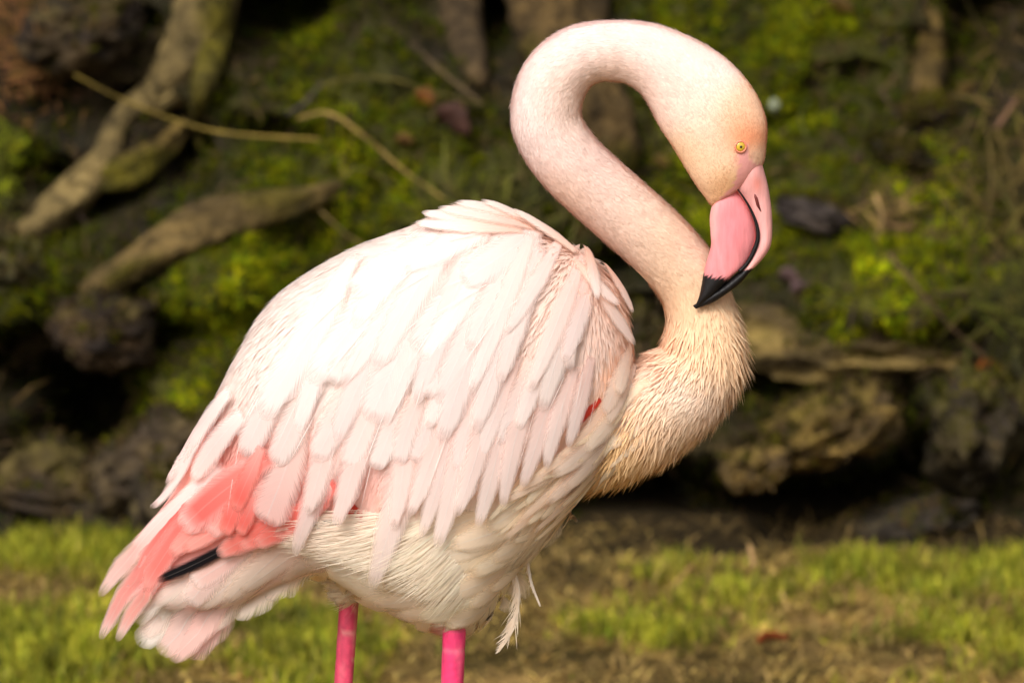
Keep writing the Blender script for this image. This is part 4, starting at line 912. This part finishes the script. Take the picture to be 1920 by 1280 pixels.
v, f = tube(P(*np.array([(1414, 362), (1418, 372), (1421, 384), (1427, 397)]).T, np.array([-.0282, -.0280, -.0276, -.0268])), np.array([1.4, 3.2, 3.0, .8]) * S, 8)
nos = make_mesh('nostril', v, f, M_bill, upper, cols=np.tile(lin((110, 48, 44)), (len(v), 1)))
# --- eyes
for side in (-1, 1):
    d_ = ray_dir(1388, 275); d_ = d_ / np.linalg.norm(d_); h, n, _, _ = FULL.ray_cast(Vector(CAM), Vector(d_)); h, n = np.array(h), np.array(n); c = h + n * .0005 if side < 0 else np.array([h[0], -.028 - h[1], h[2]])
    nd = norm(np.array([n[0], n[1] * (1 if side < 0 else -1), n[2]]))
    ax = np.array(Vector(nd).to_track_quat('Z', 'Y').to_matrix())
    v = (ICO3 * np.array([9.6, 9.6, 4]) * S) @ ax.T + c
    rr = np.linalg.norm(ICO3[:, :2], axis=1)
    eye = make_mesh('eye', v, [ICOF3], M_eye, root, cols=lin((214, 178, 62)) * (1 - .35 * sstep(.7, 1, rr))[:, None])
    v = (ICO3 * np.array([2.6, 2.6, 1.5]) * S) @ ax.T + c + nd * 3.6 * S
    make_mesh('pupil', v, [ICOF3], M_eye, eye, cols=np.tile([.004, .004, .004], (len(v), 1)))
    a = np.linspace(0, 2 * math.pi, 33)
    v, f = tube((np.stack([np.cos(a) * 10.4, np.sin(a) * 10.4, 0 * a + 1.2], -1) * S) @ ax.T + c, np.full(33, 1.9 * S), 6)
    make_mesh('eyelid', v, f, M_leg, eye, cols=np.tile(lin((232, 140, 110)), (len(v), 1)))
# --- legs down to the ground
def leg(top, mid, y, r, c1, c2):
    p0, p1 = P(*top, y), P(*mid, y)
    sl = (p1 - p0) / (p0[2] - p1[2])
    zk, zf = p1[2] - .24, .012
    kn = p1 + sl * .24; ft = np.array([kn[0] + .02, y, zf])
    path = np.concatenate([np.linspace(p0 + (p0 - p1) * .3, kn, 80), np.linspace(kn, ft, 60)[1:]])
    d = np.abs(path[:, 2] - kn[2])
    rad = np.where(path[:, 2] > kn[2], r - .12 * r * sstep(0, .2, p0[2] - path[:, 2]), r * .72) * S + .0045 * np.exp(-(d / .018) ** 2)
    rings = 1 - .035 * (np.abs(((path[:, 2] * 46 + .15 * np.sin(path[:, 2] * 90)) % 1) - .5) < .07)
    v, f = tube(path, rad * rings, 18)
    cc = lin(c1) * (1 + .45 * fbm(v * np.array([260, 260, 50]), 3, 17)[:, None]); pl_ = sstep(.1, .6, fbm(v * np.array([120, 120, 30]), 2, 19))[:, None] * .35; cc = cc * (1 - pl_) + lin(c2) * pl_; kz = ((v[:, 2] * 46 + .15 * np.sin(v[:, 2] * 90)) % 1)
    ln = (np.abs(kz - .5) < .05)[:, None] * .5; cc = cc * (1 - ln) + lin(c2) * ln
    o = make_mesh('leg', v, f, M_leg, root, cols=np.clip(cc, 0, 1))
    # webbed foot
    fv, faces = [], []
    toes = [(-.42, .085), (0, .10), (.42, .085)]
    for k, (an, ln_) in enumerate(toes):
        tp = np.linspace(ft, ft + np.array([math.cos(an) * ln_, math.sin(an) * ln_, -.008]), 8); tp[:, 2] = np.maximum(tp[:, 2], .004 + ground_z(tp[:, 0], tp[:, 1]))
        v, f = tube(tp, np.linspace(.006, .003, 8), 8)
        for ff_ in f: faces.append(np.asarray(ff_) + sum(len(a) for a in fv))
        fv.append(v)
    v = np.concatenate(fv); b = len(v)
    tips = [ft + np.array([math.cos(a) * l * .85, math.sin(a) * l * .85, -.008]) for a, l in toes]
    web = np.array([ft, tips[0], (tips[0] + tips[1]) / 2 - np.array([.01, 0, 0]), tips[1], (tips[1] + tips[2]) / 2 - np.array([.01, 0, 0]), tips[2]])
    v = np.concatenate([v, web, web + np.array([0, 0, -.002])])
    w_ = np.array([[b, b + 1, b + 2], [b, b + 2, b + 3], [b, b + 3, b + 4], [b, b + 4, b + 5]])
    quads = [x for x in faces if x.shape[1] == 4]; tris = [x for x in faces if x.shape[1] == 3] + [w_, w_[:, ::-1] + 6]
    make_mesh('foot', v, [np.concatenate(quads), np.concatenate(tris)], M_leg, o, cols=np.tile(lin(c1), (len(v), 1)))
    return o
leg((853, 1150), (848, 1280), -.045, 22, (226, 58, 108), (236, 120, 140))
leg((655, 1120), (644, 1280), .045, 18.5, (214, 74, 104), (236, 170, 160))
